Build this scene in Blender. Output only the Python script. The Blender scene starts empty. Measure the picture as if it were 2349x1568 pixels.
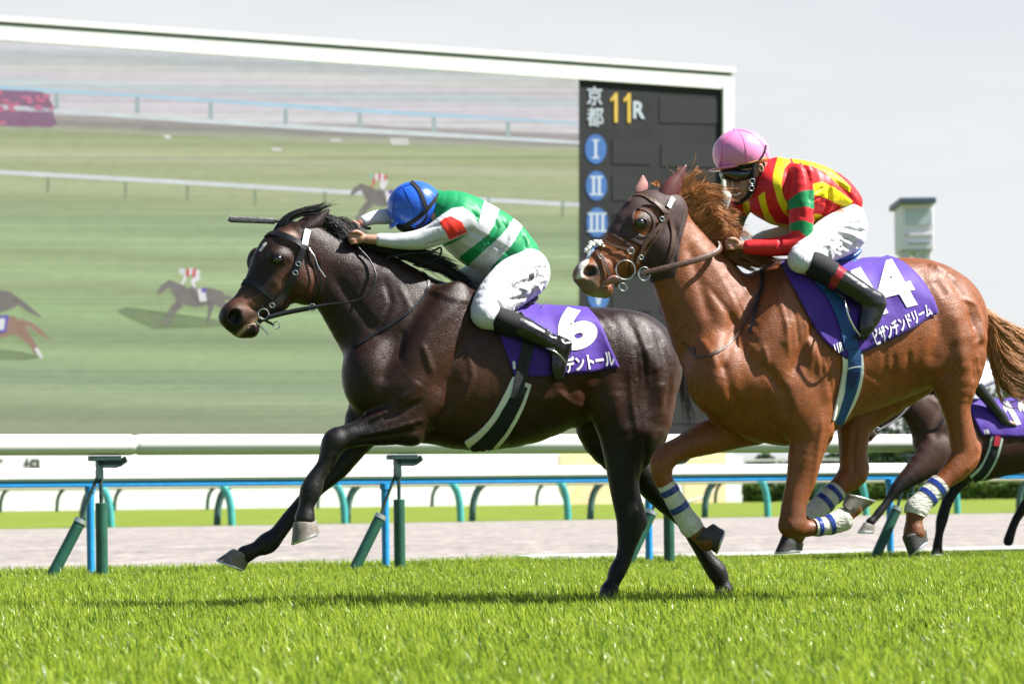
import bpy, bmesh, math, random
import numpy as np
from mathutils import Vector, Matrix
from mathutils.bvhtree import BVHTree
random.seed(7)
RNG = np.random.default_rng(7)
SC = bpy.context.scene
COL = SC.collection
# ------------------------------------------------------------------ camera
# D px = a 2348 x 1568 reading of the photograph used for measuring
F = 5500.0            # focal length in D px
HC = 0.54             # eye height
ROLL = math.radians(0.70)
U0, V0 = 1174.0, 1147.0
camd = bpy.data.cameras.new("camera")
cam = bpy.data.objects.new("camera", camd)
COL.objects.link(cam)
SC.camera = cam
RIGHT = Vector((math.cos(ROLL), 0, -math.sin(ROLL)))
UP = Vector((math.sin(ROLL), 0, math.cos(ROLL)))
FWD = Vector((0, 1, 0))
cam.matrix_world = Matrix(((RIGHT.x, UP.x, 0, 0), (0, 0, -1, 0), (RIGHT.z, UP.z, 0, HC), (0, 0, 0, 1)))
camd.sensor_width = 36
camd.lens = F / 2348 * 36
camd.shift_y = (V0 - 784) / 2348
camd.clip_start = 0.1
camd.clip_end = 6000
camd.dof.use_dof = True
camd.dof.focus_distance = 12.5
camd.dof.aperture_fstop = 4.0
# ------------------------------------------------------------------ sky, sun, exposure
SUN_EL, SUN_AZ = math.radians(50), math.radians(96)     # azimuth clockwise from +Y
SUN_DIR = Vector((math.sin(SUN_AZ) * math.cos(SUN_EL), math.cos(SUN_AZ) * math.cos(SUN_EL), math.sin(SUN_EL)))
w = bpy.data.worlds.new("World")
SC.world = w
w.use_nodes = True
nt = w.node_tree
bg = nt.nodes['Background']
sky = nt.nodes.new('ShaderNodeTexSky')
sky.sky_type = 'NISHITA'
sky.sun_disc = False
sky.sun_elevation = SUN_EL
sky.sun_rotation = SUN_AZ
sky.dust_density = 1.0
tc = nt.nodes.new('ShaderNodeTexCoord')
mp = nt.nodes.new('ShaderNodeMapping')
mp.inputs['Scale'].default_value = (1.6, 1.6, 7.0)
nz = nt.nodes.new('ShaderNodeTexNoise')
nz.inputs['Scale'].default_value = 2.2
nz.inputs['Detail'].default_value = 7
nz.inputs['Roughness'].default_value = 0.55
cr = nt.nodes.new('ShaderNodeValToRGB')
cr.color_ramp.elements[0].position = 0.36
cr.color_ramp.elements[0].color = (0.84, 0.84, 0.84, 1)
cr.color_ramp.elements[1].position = 0.60
cr.color_ramp.elements[1].color = (1, 1, 1, 1)
mx = nt.nodes.new('ShaderNodeMix')
mx.data_type = 'RGBA'
mx.inputs[7].default_value = (7.25, 7.42, 7.55, 1)          # bright thin cloud
nt.links.new(tc.outputs['Generated'], mp.inputs['Vector'])
nt.links.new(mp.outputs[0], nz.inputs['Vector'])
nt.links.new(nz.outputs['Fac'], cr.inputs['Fac'])
sz = nt.nodes.new('ShaderNodeSeparateXYZ')
nt.links.new(tc.outputs['Generated'], sz.inputs[0])
el = nt.nodes.new('ShaderNodeMapRange')          # thin cloud near the horizon, thinned overhead to lower the sky fill
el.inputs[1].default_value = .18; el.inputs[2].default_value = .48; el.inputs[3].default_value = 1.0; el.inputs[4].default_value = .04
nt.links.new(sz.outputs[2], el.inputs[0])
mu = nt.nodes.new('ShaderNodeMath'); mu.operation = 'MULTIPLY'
ym = nt.nodes.new('ShaderNodeMapRange')          # bright cloud kept ahead of the camera, shaped to cut fill from behind
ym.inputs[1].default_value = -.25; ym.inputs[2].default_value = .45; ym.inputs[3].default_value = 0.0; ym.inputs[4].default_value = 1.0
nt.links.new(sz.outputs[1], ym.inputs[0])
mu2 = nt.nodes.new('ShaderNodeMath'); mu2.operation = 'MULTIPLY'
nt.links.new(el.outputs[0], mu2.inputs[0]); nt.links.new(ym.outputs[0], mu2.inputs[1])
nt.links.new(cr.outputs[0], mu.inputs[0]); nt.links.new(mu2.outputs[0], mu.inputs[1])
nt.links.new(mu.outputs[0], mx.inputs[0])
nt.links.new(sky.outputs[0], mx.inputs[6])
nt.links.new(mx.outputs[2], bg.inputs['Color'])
bg.inputs['Strength'].default_value = 0.05
sund = bpy.data.lights.new("sun", 'SUN')
sund.energy = 5.0
sund.angle = math.radians(0.6)
sund.color = (1.0, 0.965, 0.92)
sun = bpy.data.objects.new("sun", sund)
COL.objects.link(sun)
sun.rotation_euler = (-SUN_DIR).to_track_quat('-Z', 'Y').to_euler()
SC.view_settings.view_transform = 'Standard'
SC.view_settings.look = 'None'
SC.view_settings.exposure = 1.28
SC.view_settings.gamma = 1.0
SC.view_settings.use_curve_mapping = False
SC.cycles.use_denoising = True
SC.cycles.max_bounces = 6
SC.cycles.transparent_max_bounces = 6
SC.cycles.caustics_reflective = False
SC.cycles.caustics_refractive = False

# ------------------------------------------------------------------ geometry helpers
def ray(u, v):
    return RIGHT * ((u - U0) / F) + UP * (-(v - V0) / F) + FWD
EYE = Vector((0, 0, HC))
def at_depth(u, v, d):
    return EYE + ray(u, v) * d
ANG = math.atan(F / 12426.0)                 # direction of the rails, from the picture's vanishing point
E1 = Vector((math.cos(ANG), math.sin(ANG), 0))
M1 = Vector((-math.sin(ANG), math.cos(ANG), 0))
def on_c(u, v, c):
    """point on the vertical plane parallel to the rails at distance c"""
    r = ray(u, v)
    return EYE + r * (c / r.dot(M1))
def on_track(u, c, z):
    r = ray(u, V0); r.z = 0
    p = r * (c / r.dot(M1)); p.z = z
    return p

class Fr:
    """local frame of one animal: x to its tail, y away from the camera, z up"""
    def __init__(s, u0, depth, yaw):
        r = ray(u0, V0); r.z = 0
        s.O = r * depth; s.O.z = 0
        s.yaw = math.radians(yaw)
        s.ex = Vector((math.cos(s.yaw), math.sin(s.yaw), 0))
        s.ey = Vector((-math.sin(s.yaw), math.cos(s.yaw), 0))
        s.px = depth / F
    def L(s, u, v, lat=0.0):
        """lat in D px at the frame's depth, negative = near side"""
        r = ray(u, v); y = lat * s.px
        t = ((s.O - EYE).dot(s.ey) + y) / r.dot(s.ey)
        p = EYE + r * t - s.O
        return Vector((p.dot(s.ex), y, p.z))
    def sc(s, u):
        r = ray(u, V0)
        return ((s.O - EYE).dot(s.ey) / r.dot(s.ey)) / F
    def uv(s, P):
        """local (n,3) array -> D px"""
        W = P[:, :1] * np.array(s.ex)[None] + P[:, 1:2] * np.array(s.ey)[None] + P[:, 2:3] * np.array((0, 0, 1.))[None] + np.array(s.O - EYE)[None]
        d = W @ np.array(FWD)
        return U0 + F * (W @ np.array(RIGHT)) / d, V0 - F * (W @ np.array(UP)) / d
    def root(s, name, label, cat, kind=None, group=None):
        o = bpy.data.objects.new(name, None); COL.objects.link(o)
        o.location = s.O; o.rotation_euler = (0, 0, s.yaw)
        o['label'] = label; o['category'] = cat
        if group: o['group'] = group
        return o

def catmull(P, n):
    P = [Vector(p) for p in P]
    if len(P) == 2:
        return [P[0].lerp(P[1], i / (n - 1)) for i in range(n)]
    Q = [P[0] * 2 - P[1]] + P + [P[-1] * 2 - P[-2]]
    out = []
    m = len(P) - 1
    for i in range(n):
        t = i / (n - 1) * m
        k = min(int(t), m - 1); t -= k
        a, b, c, d = Q[k:k + 4]
        out.append(0.5 * ((2 * b) + (c - a) * t + (2 * a - 5 * b + 4 * c - d) * t * t + (3 * b - a - 3 * c + d) * t ** 3))
    return out

def new_mesh(name, V, Fa, mat=None, parent=None, smooth=True):
    me = bpy.data.meshes.new(name)
    V = np.asarray(V, dtype=np.float32)
    me.vertices.add(len(V)); me.vertices.foreach_set('co', V.ravel())
    if isinstance(Fa, np.ndarray):
        k = Fa.shape[1]; n = len(Fa)
        me.loops.add(n * k); me.loops.foreach_set('vertex_index', Fa.astype(np.int32).ravel())
        me.polygons.add(n)
        me.polygons.foreach_set('loop_start', np.arange(0, n * k, k, dtype=np.int32))
    else:
        tot = sum(len(f) for f in Fa)
        me.loops.add(tot); me.loops.foreach_set('vertex_index', np.array([i for f in Fa for i in f], dtype=np.int32))
        me.polygons.add(len(Fa))
        st, a = [], 0
        for f in Fa:
            st.append(a); a += len(f)
        me.polygons.foreach_set('loop_start', np.array(st, dtype=np.int32))
        n = len(Fa)
    me.polygons.foreach_set('use_smooth', np.full(n, smooth, dtype=bool))
    me.update(calc_edges=True); me.validate()
    o = bpy.data.objects.new(name, me); COL.objects.link(o)
    if mat: me.materials.append(mat)
    if parent: o.parent = parent
    return o

class MB:
    """collects simple solids into one mesh"""
    def __init__(s): s.V = []; s.F = []
    def add(s, V, Fc):
        b = len(s.V); s.V += [Vector(v) for v in V]; s.F += [[i + b for i in f] for f in Fc]
    def box(s, o, ax, ay, az):
        """o corner-centre; ax, ay, az half vectors"""
        V = [o + i * ax + j * ay + k * az for i in (-1, 1) for j in (-1, 1) for k in (-1, 1)]
        s.add(V, [(0, 1, 3, 2), (4, 6, 7, 5), (0, 4, 5, 1), (2, 3, 7, 6), (0, 2, 6, 4), (1, 5, 7, 3)])
    def tube(s, pts, rad, n=10, flat=None, caps=True):
        pts = [Vector(p) for p in pts]
        if not hasattr(rad, '__len__'): rad = [rad] * len(pts)
        T = [(pts[min(i + 1, len(pts) - 1)] - pts[max(i - 1, 0)]).normalized() for i in range(len(pts))]
        nrm = Vector(flat) if flat is not None else (Vector((0, 0, 1)) if abs(T[0].z) < .9 else Vector((1, 0, 0)))
        V = []
        for i, p in enumerate(pts):
            nrm = (nrm - T[i] * nrm.dot(T[i]))
            if nrm.length < 1e-6: nrm = T[i].orthogonal()
            nrm.normalize(); b = T[i].cross(nrm)
            r = rad[i]
            r1, r2 = r if hasattr(r, '__len__') else (r, r)
            for k in range(n):
                a = 2 * math.pi * k / n
                V.append(p + nrm * (math.cos(a) * r1) + b * (math.sin(a) * r2))
        Fc = []
        for i in range(len(pts) - 1):
            for k in range(n):
                a = i * n + k; b2 = i * n + (k + 1) % n
                Fc.append((a, b2, b2 + n, a + n))
        if caps:
            Fc.append(tuple(range(n - 1, -1, -1))); Fc.append(tuple((len(pts) - 1) * n + k for k in range(n)))
        s.add(V, Fc)
    def build(s, name, mat, parent=None, smooth=False, bevel=0):
        o = new_mesh(name, [tuple(v) for v in s.V], s.F, mat, parent, smooth)
        bm = bmesh.new(); bm.from_mesh(o.data); bmesh.ops.recalc_face_normals(bm, faces=bm.faces); bm.to_mesh(o.data); bm.free()
        if bevel:
            m = o.modifiers.new('b', 'BEVEL'); m.width = bevel; m.segments = 2; m.limit_method = 'ANGLE'
        if smooth:
            m = o.modifiers.new('e', 'EDGE_SPLIT'); m.split_angle = math.radians(40)
        return o

def tag(o, label=None, cat=None, group=None, kind=None):
    if label: o['label'] = label
    if cat: o['category'] = cat
    if group: o['group'] = group
    if kind: o['kind'] = kind
    return o
def empty(name, loc, label, cat, group=None, rz=0):
    o = bpy.data.objects.new(name, None); COL.objects.link(o); o.location = loc; o.rotation_euler = (0, 0, rz)
    return tag(o, label, cat, group)

# ------------------------------------------------------------------ materials
def mat(name, color=(.5, .5, .5), rough=.6, spec=.5, metal=0, noise=None, bump=None, attr=None, sheen=0, emit=None, trans=0, coat=0, coord='Object', subsurf=0, rvar=None):
    """noise=(scale, amount, stretch) brightness variation; bump=(scale, strength, stretch, detail)"""
    m = bpy.data.materials.new(name); m.use_nodes = True
    n = m.node_tree; p = n.nodes['Principled BSDF']
    p.inputs['Roughness'].default_value = rough
    p.inputs['Specular IOR Level'].default_value = spec
    p.inputs['Metallic'].default_value = metal
    p.inputs['Sheen Weight'].default_value = sheen
    p.inputs['Coat Weight'].default_value = coat
    p.inputs['Coat Roughness'].default_value = .15
    if subsurf:
        p.inputs['Subsurface Weight'].default_value = subsurf
        p.inputs['Subsurface Scale'].default_value = .01
    t = n.nodes.new('ShaderNodeTexCoord')
    def coordv(stretch):
        mpn = n.nodes.new('ShaderNodeMapping'); n.links.new(t.outputs[coord], mpn.inputs['Vector'])
        mpn.inputs['Scale'].default_value = stretch
        return mpn.outputs[0]
    if attr:
        a = n.nodes.new('ShaderNodeAttribute'); a.attribute_name = attr; src = a.outputs['Color']
    else:
        c = n.nodes.new('ShaderNodeRGB'); c.outputs[0].default_value = (*color, 1); src = c.outputs[0]
    for nn in ([noise] if noise and not isinstance(noise, list) else (noise or [])):
        nz = n.nodes.new('ShaderNodeTexNoise'); nz.inputs['Scale'].default_value = nn[0]; nz.inputs['Detail'].default_value = 5
        n.links.new(coordv(nn[2] if len(nn) > 2 else (1, 1, 1)), nz.inputs['Vector'])
        mr = n.nodes.new('ShaderNodeMapRange'); mr.inputs[1].default_value = .3; mr.inputs[2].default_value = .7
        mr.inputs[3].default_value = 1 - nn[1]; mr.inputs[4].default_value = 1 + nn[1]
        n.links.new(nz.outputs['Fac'], mr.inputs[0])
        vm = n.nodes.new('ShaderNodeVectorMath'); vm.operation = 'SCALE'
        n.links.new(src, vm.inputs[0]); n.links.new(mr.outputs[0], vm.inputs['Scale']); src = vm.outputs[0]
    n.links.new(src, p.inputs['Base Color'])
    if rvar:
        nz = n.nodes.new('ShaderNodeTexNoise'); nz.inputs['Scale'].default_value = rvar[0]; nz.inputs['Detail'].default_value = 6; n.links.new(t.outputs[coord], nz.inputs['Vector'])
        mr = n.nodes.new('ShaderNodeMapRange'); mr.inputs[1].default_value = .3; mr.inputs[2].default_value = .7; mr.inputs[3].default_value = rough - rvar[1]; mr.inputs[4].default_value = rough + rvar[1]
        n.links.new(nz.outputs['Fac'], mr.inputs[0]); n.links.new(mr.outputs[0], p.inputs['Roughness'])
    prev = None
    for b in ([bump] if bump and not isinstance(bump, list) else (bump or [])):
        b = tuple(b)
        nz = n.nodes.new('ShaderNodeTexNoise'); nz.inputs['Scale'].default_value = b[0]; nz.inputs['Detail'].default_value = b[3] if len(b) > 3 else 4
        if len(b) > 5: nz.noise_type = 'RIDGED_MULTIFRACTAL'
        n.links.new(coordv(b[2] if len(b) > 2 and b[2] else (1, 1, 1)), nz.inputs['Vector'])
        bp = n.nodes.new('ShaderNodeBump'); bp.inputs['Strength'].default_value = b[1]; bp.inputs['Distance'].default_value = b[4] if len(b) > 4 else .01
        n.links.new(nz.outputs['Fac'], bp.inputs['Height'])
        if prev: n.links.new(prev, bp.inputs['Normal'])
        prev = bp.outputs[0]
    if prev: n.links.new(prev, p.inputs['Normal'])
    if emit:
        p.inputs['Emission Color'].default_value = (*emit[0], 1); p.inputs['Emission Strength'].default_value = emit[1]
    if trans:
        tr = n.nodes.new('ShaderNodeBsdfTranslucent'); mxs = n.nodes.new('ShaderNodeMixShader'); mxs.inputs[0].default_value = trans
        n.links.new(src, tr.inputs['Color'])
        out = n.nodes['Material Output']
        n.links.new(p.outputs[0], mxs.inputs[1]); n.links.new(tr.outputs[0], mxs.inputs[2]); n.links.new(mxs.outputs[0], out.inputs['Surface'])
    return m
def srgb(r, g, b, k=1.0):
    f = lambda x: (x / 255 / 12.92 if x / 255 <= .04045 else ((x / 255 + .055) / 1.055) ** 2.4) * k
    return (f(r), f(g), f(b))

def text_mesh(body, size=1.0, offset=0.0, res=3):
    cu = bpy.data.curves.new('t', 'FONT'); cu.body = body; cu.size = size; cu.offset = offset; cu.resolution_u = res
    cu.align_x = 'LEFT'
    o = bpy.data.objects.new('t', cu); COL.objects.link(o)
    me = bpy.data.meshes.new_from_object(o.evaluated_get(bpy.context.evaluated_depsgraph_get()))
    bpy.data.objects.remove(o); bpy.data.curves.remove(cu)
    bm = bmesh.new(); bm.from_mesh(me); bpy.data.meshes.remove(me)
    return bm
# ------------------------------------------------------------------ ground, track, far structures
m_soil = mat('turf ground', (.045, .075, .014), .95, .1, noise=[(1.3, .25), (60, .35)], bump=(90, .6))
m_sand = mat('dirt track', (.305, .278, .256), .95, .1, noise=[(.25, .08, (.4, 1.2, 1)), (1.6, .16, (1, .35, 1)), (6, .24, (1, .35, 1))], bump=[(5, .9, (1, 2.5, 1), 6, .08), (38, .7, (1, 1, 1), 5, .03)])
m_green = mat('far grass', (.15, .20, .026), .9, .15, noise=[(.35, .14), (7, .22)], bump=(20, .8, (1, 1, 1), 5, .04))
m_kerb = mat('white line', (.7, .7, .68), .7, noise=(8, .12))
def strip(name, c0, c1, z0, z1, m, s0=-60, s1=260, n=1, thick=0):
    V = []; Fc = []
    for i in range(n + 1):
        c = c0 + (c1 - c0) * i / n; z = z0 + (z1 - z0) * i / n
        for s in (s0, s1):
            V.append(tuple(E1 * s + M1 * c + Vector((0, 0, z))))
    for i in range(n): Fc.append((2 * i, 2 * i + 1, 2 * i + 3, 2 * i + 2))
    o = new_mesh(name, V, Fc, m, None, False)
    tag(o, kind='structure'); return o
strip('turf', -8, 19.75, 0, 0, m_soil)
CK = 19.75
strip('dirt_track', CK + .002, 57, 0.0, 0.0, m_sand)
kb = MB()
kb.box(E1 * 60 + M1 * (CK + .06) + Vector((0, 0, .01)), E1 * 120, M1 * .035, Vector((0, 0, .015)))
tag(kb.build('kerb', m_kerb), kind='structure')
strip('far_turf', 57, 118, 0.004, .31, m_green, -120, 400)
strip('far_field', 118, 3500, .31, .31, mat('infield grass', (.09, .13, .03), .95, .1, noise=(.05, .3)), -3000, 5000)

white = mat('white paint', (.80, .80, .78), .38, .5, noise=(1.5, .03), bump=(3, .06))
white_b = mat('white board', (.78, .79, .79), .6, .4, noise=(.3, .03))
gpost = mat('green post', (.016, .085, .055), .42, .5, noise=[(12, .2), (70, .12)], bump=(60, .15))
gmetal = mat('dark bracket', (.035, .07, .065), .5, .4, metal=.3, noise=(30, .25))
bpost = mat('blue paint', (.02, .27, .62), .4, .5, noise=(15, .12))
teal = mat('teal paint', (.05, .33, .31), .45, .5, noise=(8, .15))
ggrey = mat('grey green paint', (.05, .12, .11), .5, .4, noise=(8, .15))
dgreen = mat('dark green paint', (.012, .055, .035), .5, .4)
Z = Vector((0, 0, 1))
def rail_from(c, z_of, s0, s1, n=14):
    return [E1 * (s0 + (s1 - s0) * i / n) + M1 * c + Z * z_of for i in range(n + 1)]
# first running rail: fat white bar on green posts with raking braces
C1 = 17.31
def s_of(u, c): return on_track(u, c, 0).dot(E1)
zt = HC + (1158 - 995) / F * 17.6
rr = .0765
r1 = empty('running_rail', on_track(232, C1, 0), 'thick white running rail on green posts with raking braces, along the edge of the turf', 'railing')
def par(o, root):
    o.parent = root; o.matrix_parent_inverse = Matrix.Translation(-root.location) if root.rotation_euler.z == 0 else root.matrix_basis.inverted()
    return o
zc = zt - rr
joint = s_of(311, C1)
for a, b in ((-16, joint - .012), (joint + .012, 60)):
    m = MB(); m.tube([E1 * a + M1 * C1 + Z * zc, E1 * (a + .02) + M1 * C1 + Z * zc, E1 * (b - .02) + M1 * C1 + Z * zc, E1 * b + M1 * C1 + Z * zc], [rr - .006, rr, rr, rr - .006], 28)
    par(m.build('rail_bar', white, smooth=True), r1)
m = MB(); m.tube([E1 * (joint - .05) + M1 * C1 + Z * zc, E1 * (joint + .05) + M1 * C1 + Z * zc], rr - .008, 24); par(m.build('joint_sleeve', white, smooth=True), r1)
for u in (-640, 232, 915, 1533, 2092, 2600):
    p = on_track(u, C1, 0)
    if u > 2000: p = on_track(u, C1, 0)
    m = MB(); m.tube([p, p + Z * .555, p + Z * .56], [.044, .044, .038], 20)
    par(m.build('post', gpost, smooth=True), r1)
    m = MB(); m.tube([p + Z * .55, p + Z * .8], .014, 10); m.box(p + Z * .81 - E1 * .01, E1 * .022, M1 * .03, Z * .075)
    m.tube([p + Z * .70 - E1 * .01, p + Z * .74 - E1 * .03, p + Z * .53 - E1 * .12, p + Z * .40 - E1 * .165], .013, 8)
    par(m.build('stem', gmetal, smooth=True), r1)
    m = MB(); m.box(p + Z * .885 + E1 * .03, E1 * .115, M1 * .045, Z * .018); m.box(p + Z * .845 + E1 * .055, E1 * .07, M1 * .03, Z * .03); m.box(p + Z * .86 + E1 * .16, E1 * .03 + Z * .02, M1 * .02, Z * .02 - E1 * .008)
    par(m.build('bracket', gmetal, bevel=.004), r1)
    q0 = p + Z * .43 - E1 * .155; q1 = p - E1 * .40 - Z * .02
    dd = (q1 - q0).normalized()
    m = MB(); m.tube([q0, q1], .043, 20, caps=True); par(m.build('brace', gpost, smooth=True), r1)
    m = MB(); m.tube([q0 - dd * .012, q0 + dd * .02], .047, 20); par(m.build('brace_cap', mat('steel cap', (.55, .6, .58), .35, metal=.6) if 'steel cap' not in bpy.data.materials else bpy.data.materials['steel cap'], smooth=True), r1)
# second rail just behind: white bar over a blue strip on blue posts
C2 = 18.15
r2 = empty('blue_rail', on_track(207, C2, 0), 'low rail with white top and blue underside on blue posts behind the thick white rail', 'railing')
d2 = C2 / 1.0
def z_at(u, v, c):
    return on_c(u, v, c).z
zb_top = z_at(600, 1070, C2); zb_mid = z_at(600, 1100, C2); zb_bot = z_at(600, 1110, C2)
m = MB(); m.box(E1 * 22 + M1 * C2 + Z * ((zb_top + zb_mid) / 2), E1 * 40, M1 * .05, Z * ((zb_top - zb_mid) / 2)); par(m.build('top_band', white, bevel=.02), r2)
m = MB(); m.box(E1 * 22 + M1 * C2 + Z * ((zb_bot + zb_mid) / 2 - .002), E1 * 40, M1 * .035, Z * ((zb_mid - zb_bot) / 2 + .006)); par(m.build('lower_strip', bpost, bevel=.005), r2)
for u in (-560, 207, 883, 1487, 2040, 2560):
    p = on_track(u, C2, 0)
    m = MB(); m.tube([p, p + Z * (zb_bot - .005)], .031, 16); m.tube([p + Z * (zb_bot - .05), p + Z * (zb_bot - .006)], .042, 16); par(m.build('post', bpost, smooth=True), r2)
# far rails on curved legs
def curved_fence(name, label, c, us, v_top, v_base_fn, lean, m_, width, ztop, zbase=0., barm=None):
    root = empty(name, on_track(us[0], c, zbase), label, 'railing')
    sc_ = 62 / F if c < 80 else 115 / F
    mb_ = MB(); mb_.tube([E1 * (s_of(us[0], c) - 30) + M1 * c + Z * ztop, E1 * (s_of(us[-1], c) + 60) + M1 * c + Z * ztop], width * .9, 10)
    par(mb_.build('rail_bar', barm or white, smooth=True), root)
    for u in us:
        p = on_track(u, c, zbase)
        h = ztop - zbase
        off = E1 * (lean * h * .30) + M1 * (-.15 * h)
        pts = catmull([p, p + Z * h * .45 + off * .10, p + Z * h * .78 + off * .42, p + Z * h + off * 1.0], 12)
        mb_ = MB(); mb_.tube(pts, width, 10); par(mb_.build('leg', m_, smooth=True), root)
curved_fence('dirt_rail', 'far white rail on teal curved legs at the far edge of the dirt track', 57.4, (-60, 254, 531, 790, 1056, 1302, 1535, 1760, 1985, 2195, 2400), 0, None, -1, teal, .095, 1.02)
curved_fence('track_rail', 'far white rail on grey green curved legs leaning right, beyond the dirt track', 57.9, (-140, 188, 497, 795, 1082, 1353, 1615, 1868, 2110, 2335), 0, None, 1, ggrey, .09, 1.02)
curved_fence('far_rail', 'small far rail on dark green curved legs at the foot of the white wall', 112, (-110, 0, 130, 262, 475, 728, 990, 1230, 1420, 1640, 1880, 2120, 2300), 0, None, 1, dgreen, .085, 1.35, .28)

# ------------------------------------------------------------------ big screen
CS = 116.0
scr = empty('video_screen', on_track(900, CS, .3), 'giant white framed video screen showing a race, black results board at its right end', 'video screen')
def sp(u, v, c=CS): return on_c(u, v, c)
# flat picture made as one fine sheet; its uv is the picture's own coordinate
def scr_poly(name, uvs, c, m_, parent=scr, label=None):
    V = [tuple(sp(u, v, c)) for u, v in uvs]
    bm = bmesh.new(); f = bm.faces.new([bm.verts.new(v) for v in V]); bmesh.ops.triangulate(bm, faces=[f])
    me = bpy.data.meshes.new(name); bm.to_mesh(me); bm.free(); me.materials.append(m_)
    o = bpy.data.objects.new(name, me); COL.objects.link(o); par(o, parent)
    if label: o['label'] = label
    return o
def edge(u, a):  # straight line through (0,a0),(1680,a1)
    return a[0] + (a[1] - a[0]) * u / 1680.
TOPL = (50, 167); INL = (85, 201)
def frame_box(name, u0_, u1_, v0_, v1_, c, depth, m_):
    """v0_,v1_ are (at u=0, at u=1680) pairs"""
    V = []
    for cc in (c, c + depth):
        for u, vv in ((u0_, v0_), (u1_, v0_), (u1_, v1_), (u0_, v1_)):
            p = sp(u, edge(u, vv), c); V.append(p + M1 * (cc - c))
    mb_ = MB(); mb_.add(V, [(0, 1, 2, 3), (4, 7, 6, 5), (0, 4, 5, 1), (1, 5, 6, 2), (2, 6, 7, 3), (3, 7, 4, 0)])
    return par(mb_.build(name, m_), scr)
m_frame = mat('screen frame', (.66, .675, .68), .5, .4, noise=(.2, .02))
m_gap = mat('shadow gap trim', (.10, .115, .11), .7)
frame_box('frame', -700, 1684, (57, 174), (92, 206), CS - .25, 3.0, m_frame)
frame_box('frame', -700, 1688, (36, 154), (49.5, 167), CS - .34, 4.2, m_frame)
frame_box('trim', -700, 1676, (49, 166.5), (57.2, 174.3), CS - .22, 2.8, m_gap)
frame_box('frame', 1659, 1684, (60, 199), (1130, 1064), CS - .3, 3.0, m_frame)
# back of cabinet
frame_box('cabinet', -700, 1660, (84, 200), (1010, 1010), CS + .35, 2.4, m_frame)
frame_box('base_panel', -700, 1684, (1004, 1004), (1172, 1151), CS + .30, 2.6, m_frame)
nu, nv = 60, 50
V = []; UVv = []
for j in range(nv + 1):
    for i in range(nu + 1):
        u = -690 + (1330 + 690) * i / nu
        t = j / nv; v = edge(u, INL) * (1 - t) + 1006 * t
        V.append(tuple(sp(u, v))); UVv.append((u / 2348, 1 - v / 2348))
Fq = np.array([(j * (nu + 1) + i, (j + 1) * (nu + 1) + i, (j + 1) * (nu + 1) + i + 1, j * (nu + 1) + i + 1) for j in range(nv) for i in range(nu)])
def emis(name, col, k=1.0):
    m_ = bpy.data.materials.new(name); m_.use_nodes = True; n = m_.node_tree
    p = n.nodes['Principled BSDF']; p.inputs['Base Color'].default_value = (.03, .03, .03, 1); p.inputs['Roughness'].default_value = .9; p.inputs['Specular IOR Level'].default_value = .1
    nz_ = n.nodes.new('ShaderNodeTexNoise'); nz_.inputs['Scale'].default_value = .9; nz_.inputs['Detail'].default_value = 6
    t_ = n.nodes.new('ShaderNodeTexCoord'); n.links.new(t_.outputs['Object'], nz_.inputs['Vector'])
    mr = n.nodes.new('ShaderNodeMapRange'); mr.inputs[3].default_value = .8; mr.inputs[4].default_value = 1.2
    vm = n.nodes.new('ShaderNodeVectorMath'); vm.operation = 'SCALE'; vm.inputs[0].default_value = col
    n.links.new(nz_.outputs['Fac'], mr.inputs[0]); n.links.new(mr.outputs[0], vm.inputs['Scale']); n.links.new(vm.outputs[0], p.inputs['Emission Color'])
    p.inputs['Emission Strength'].default_value = k
    return m_
EXPK = 1 / 2 ** SC.view_settings.exposure
def EC(r, g, b, k=1.0):
    return srgb(r, g, b, EXPK * k)
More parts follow.
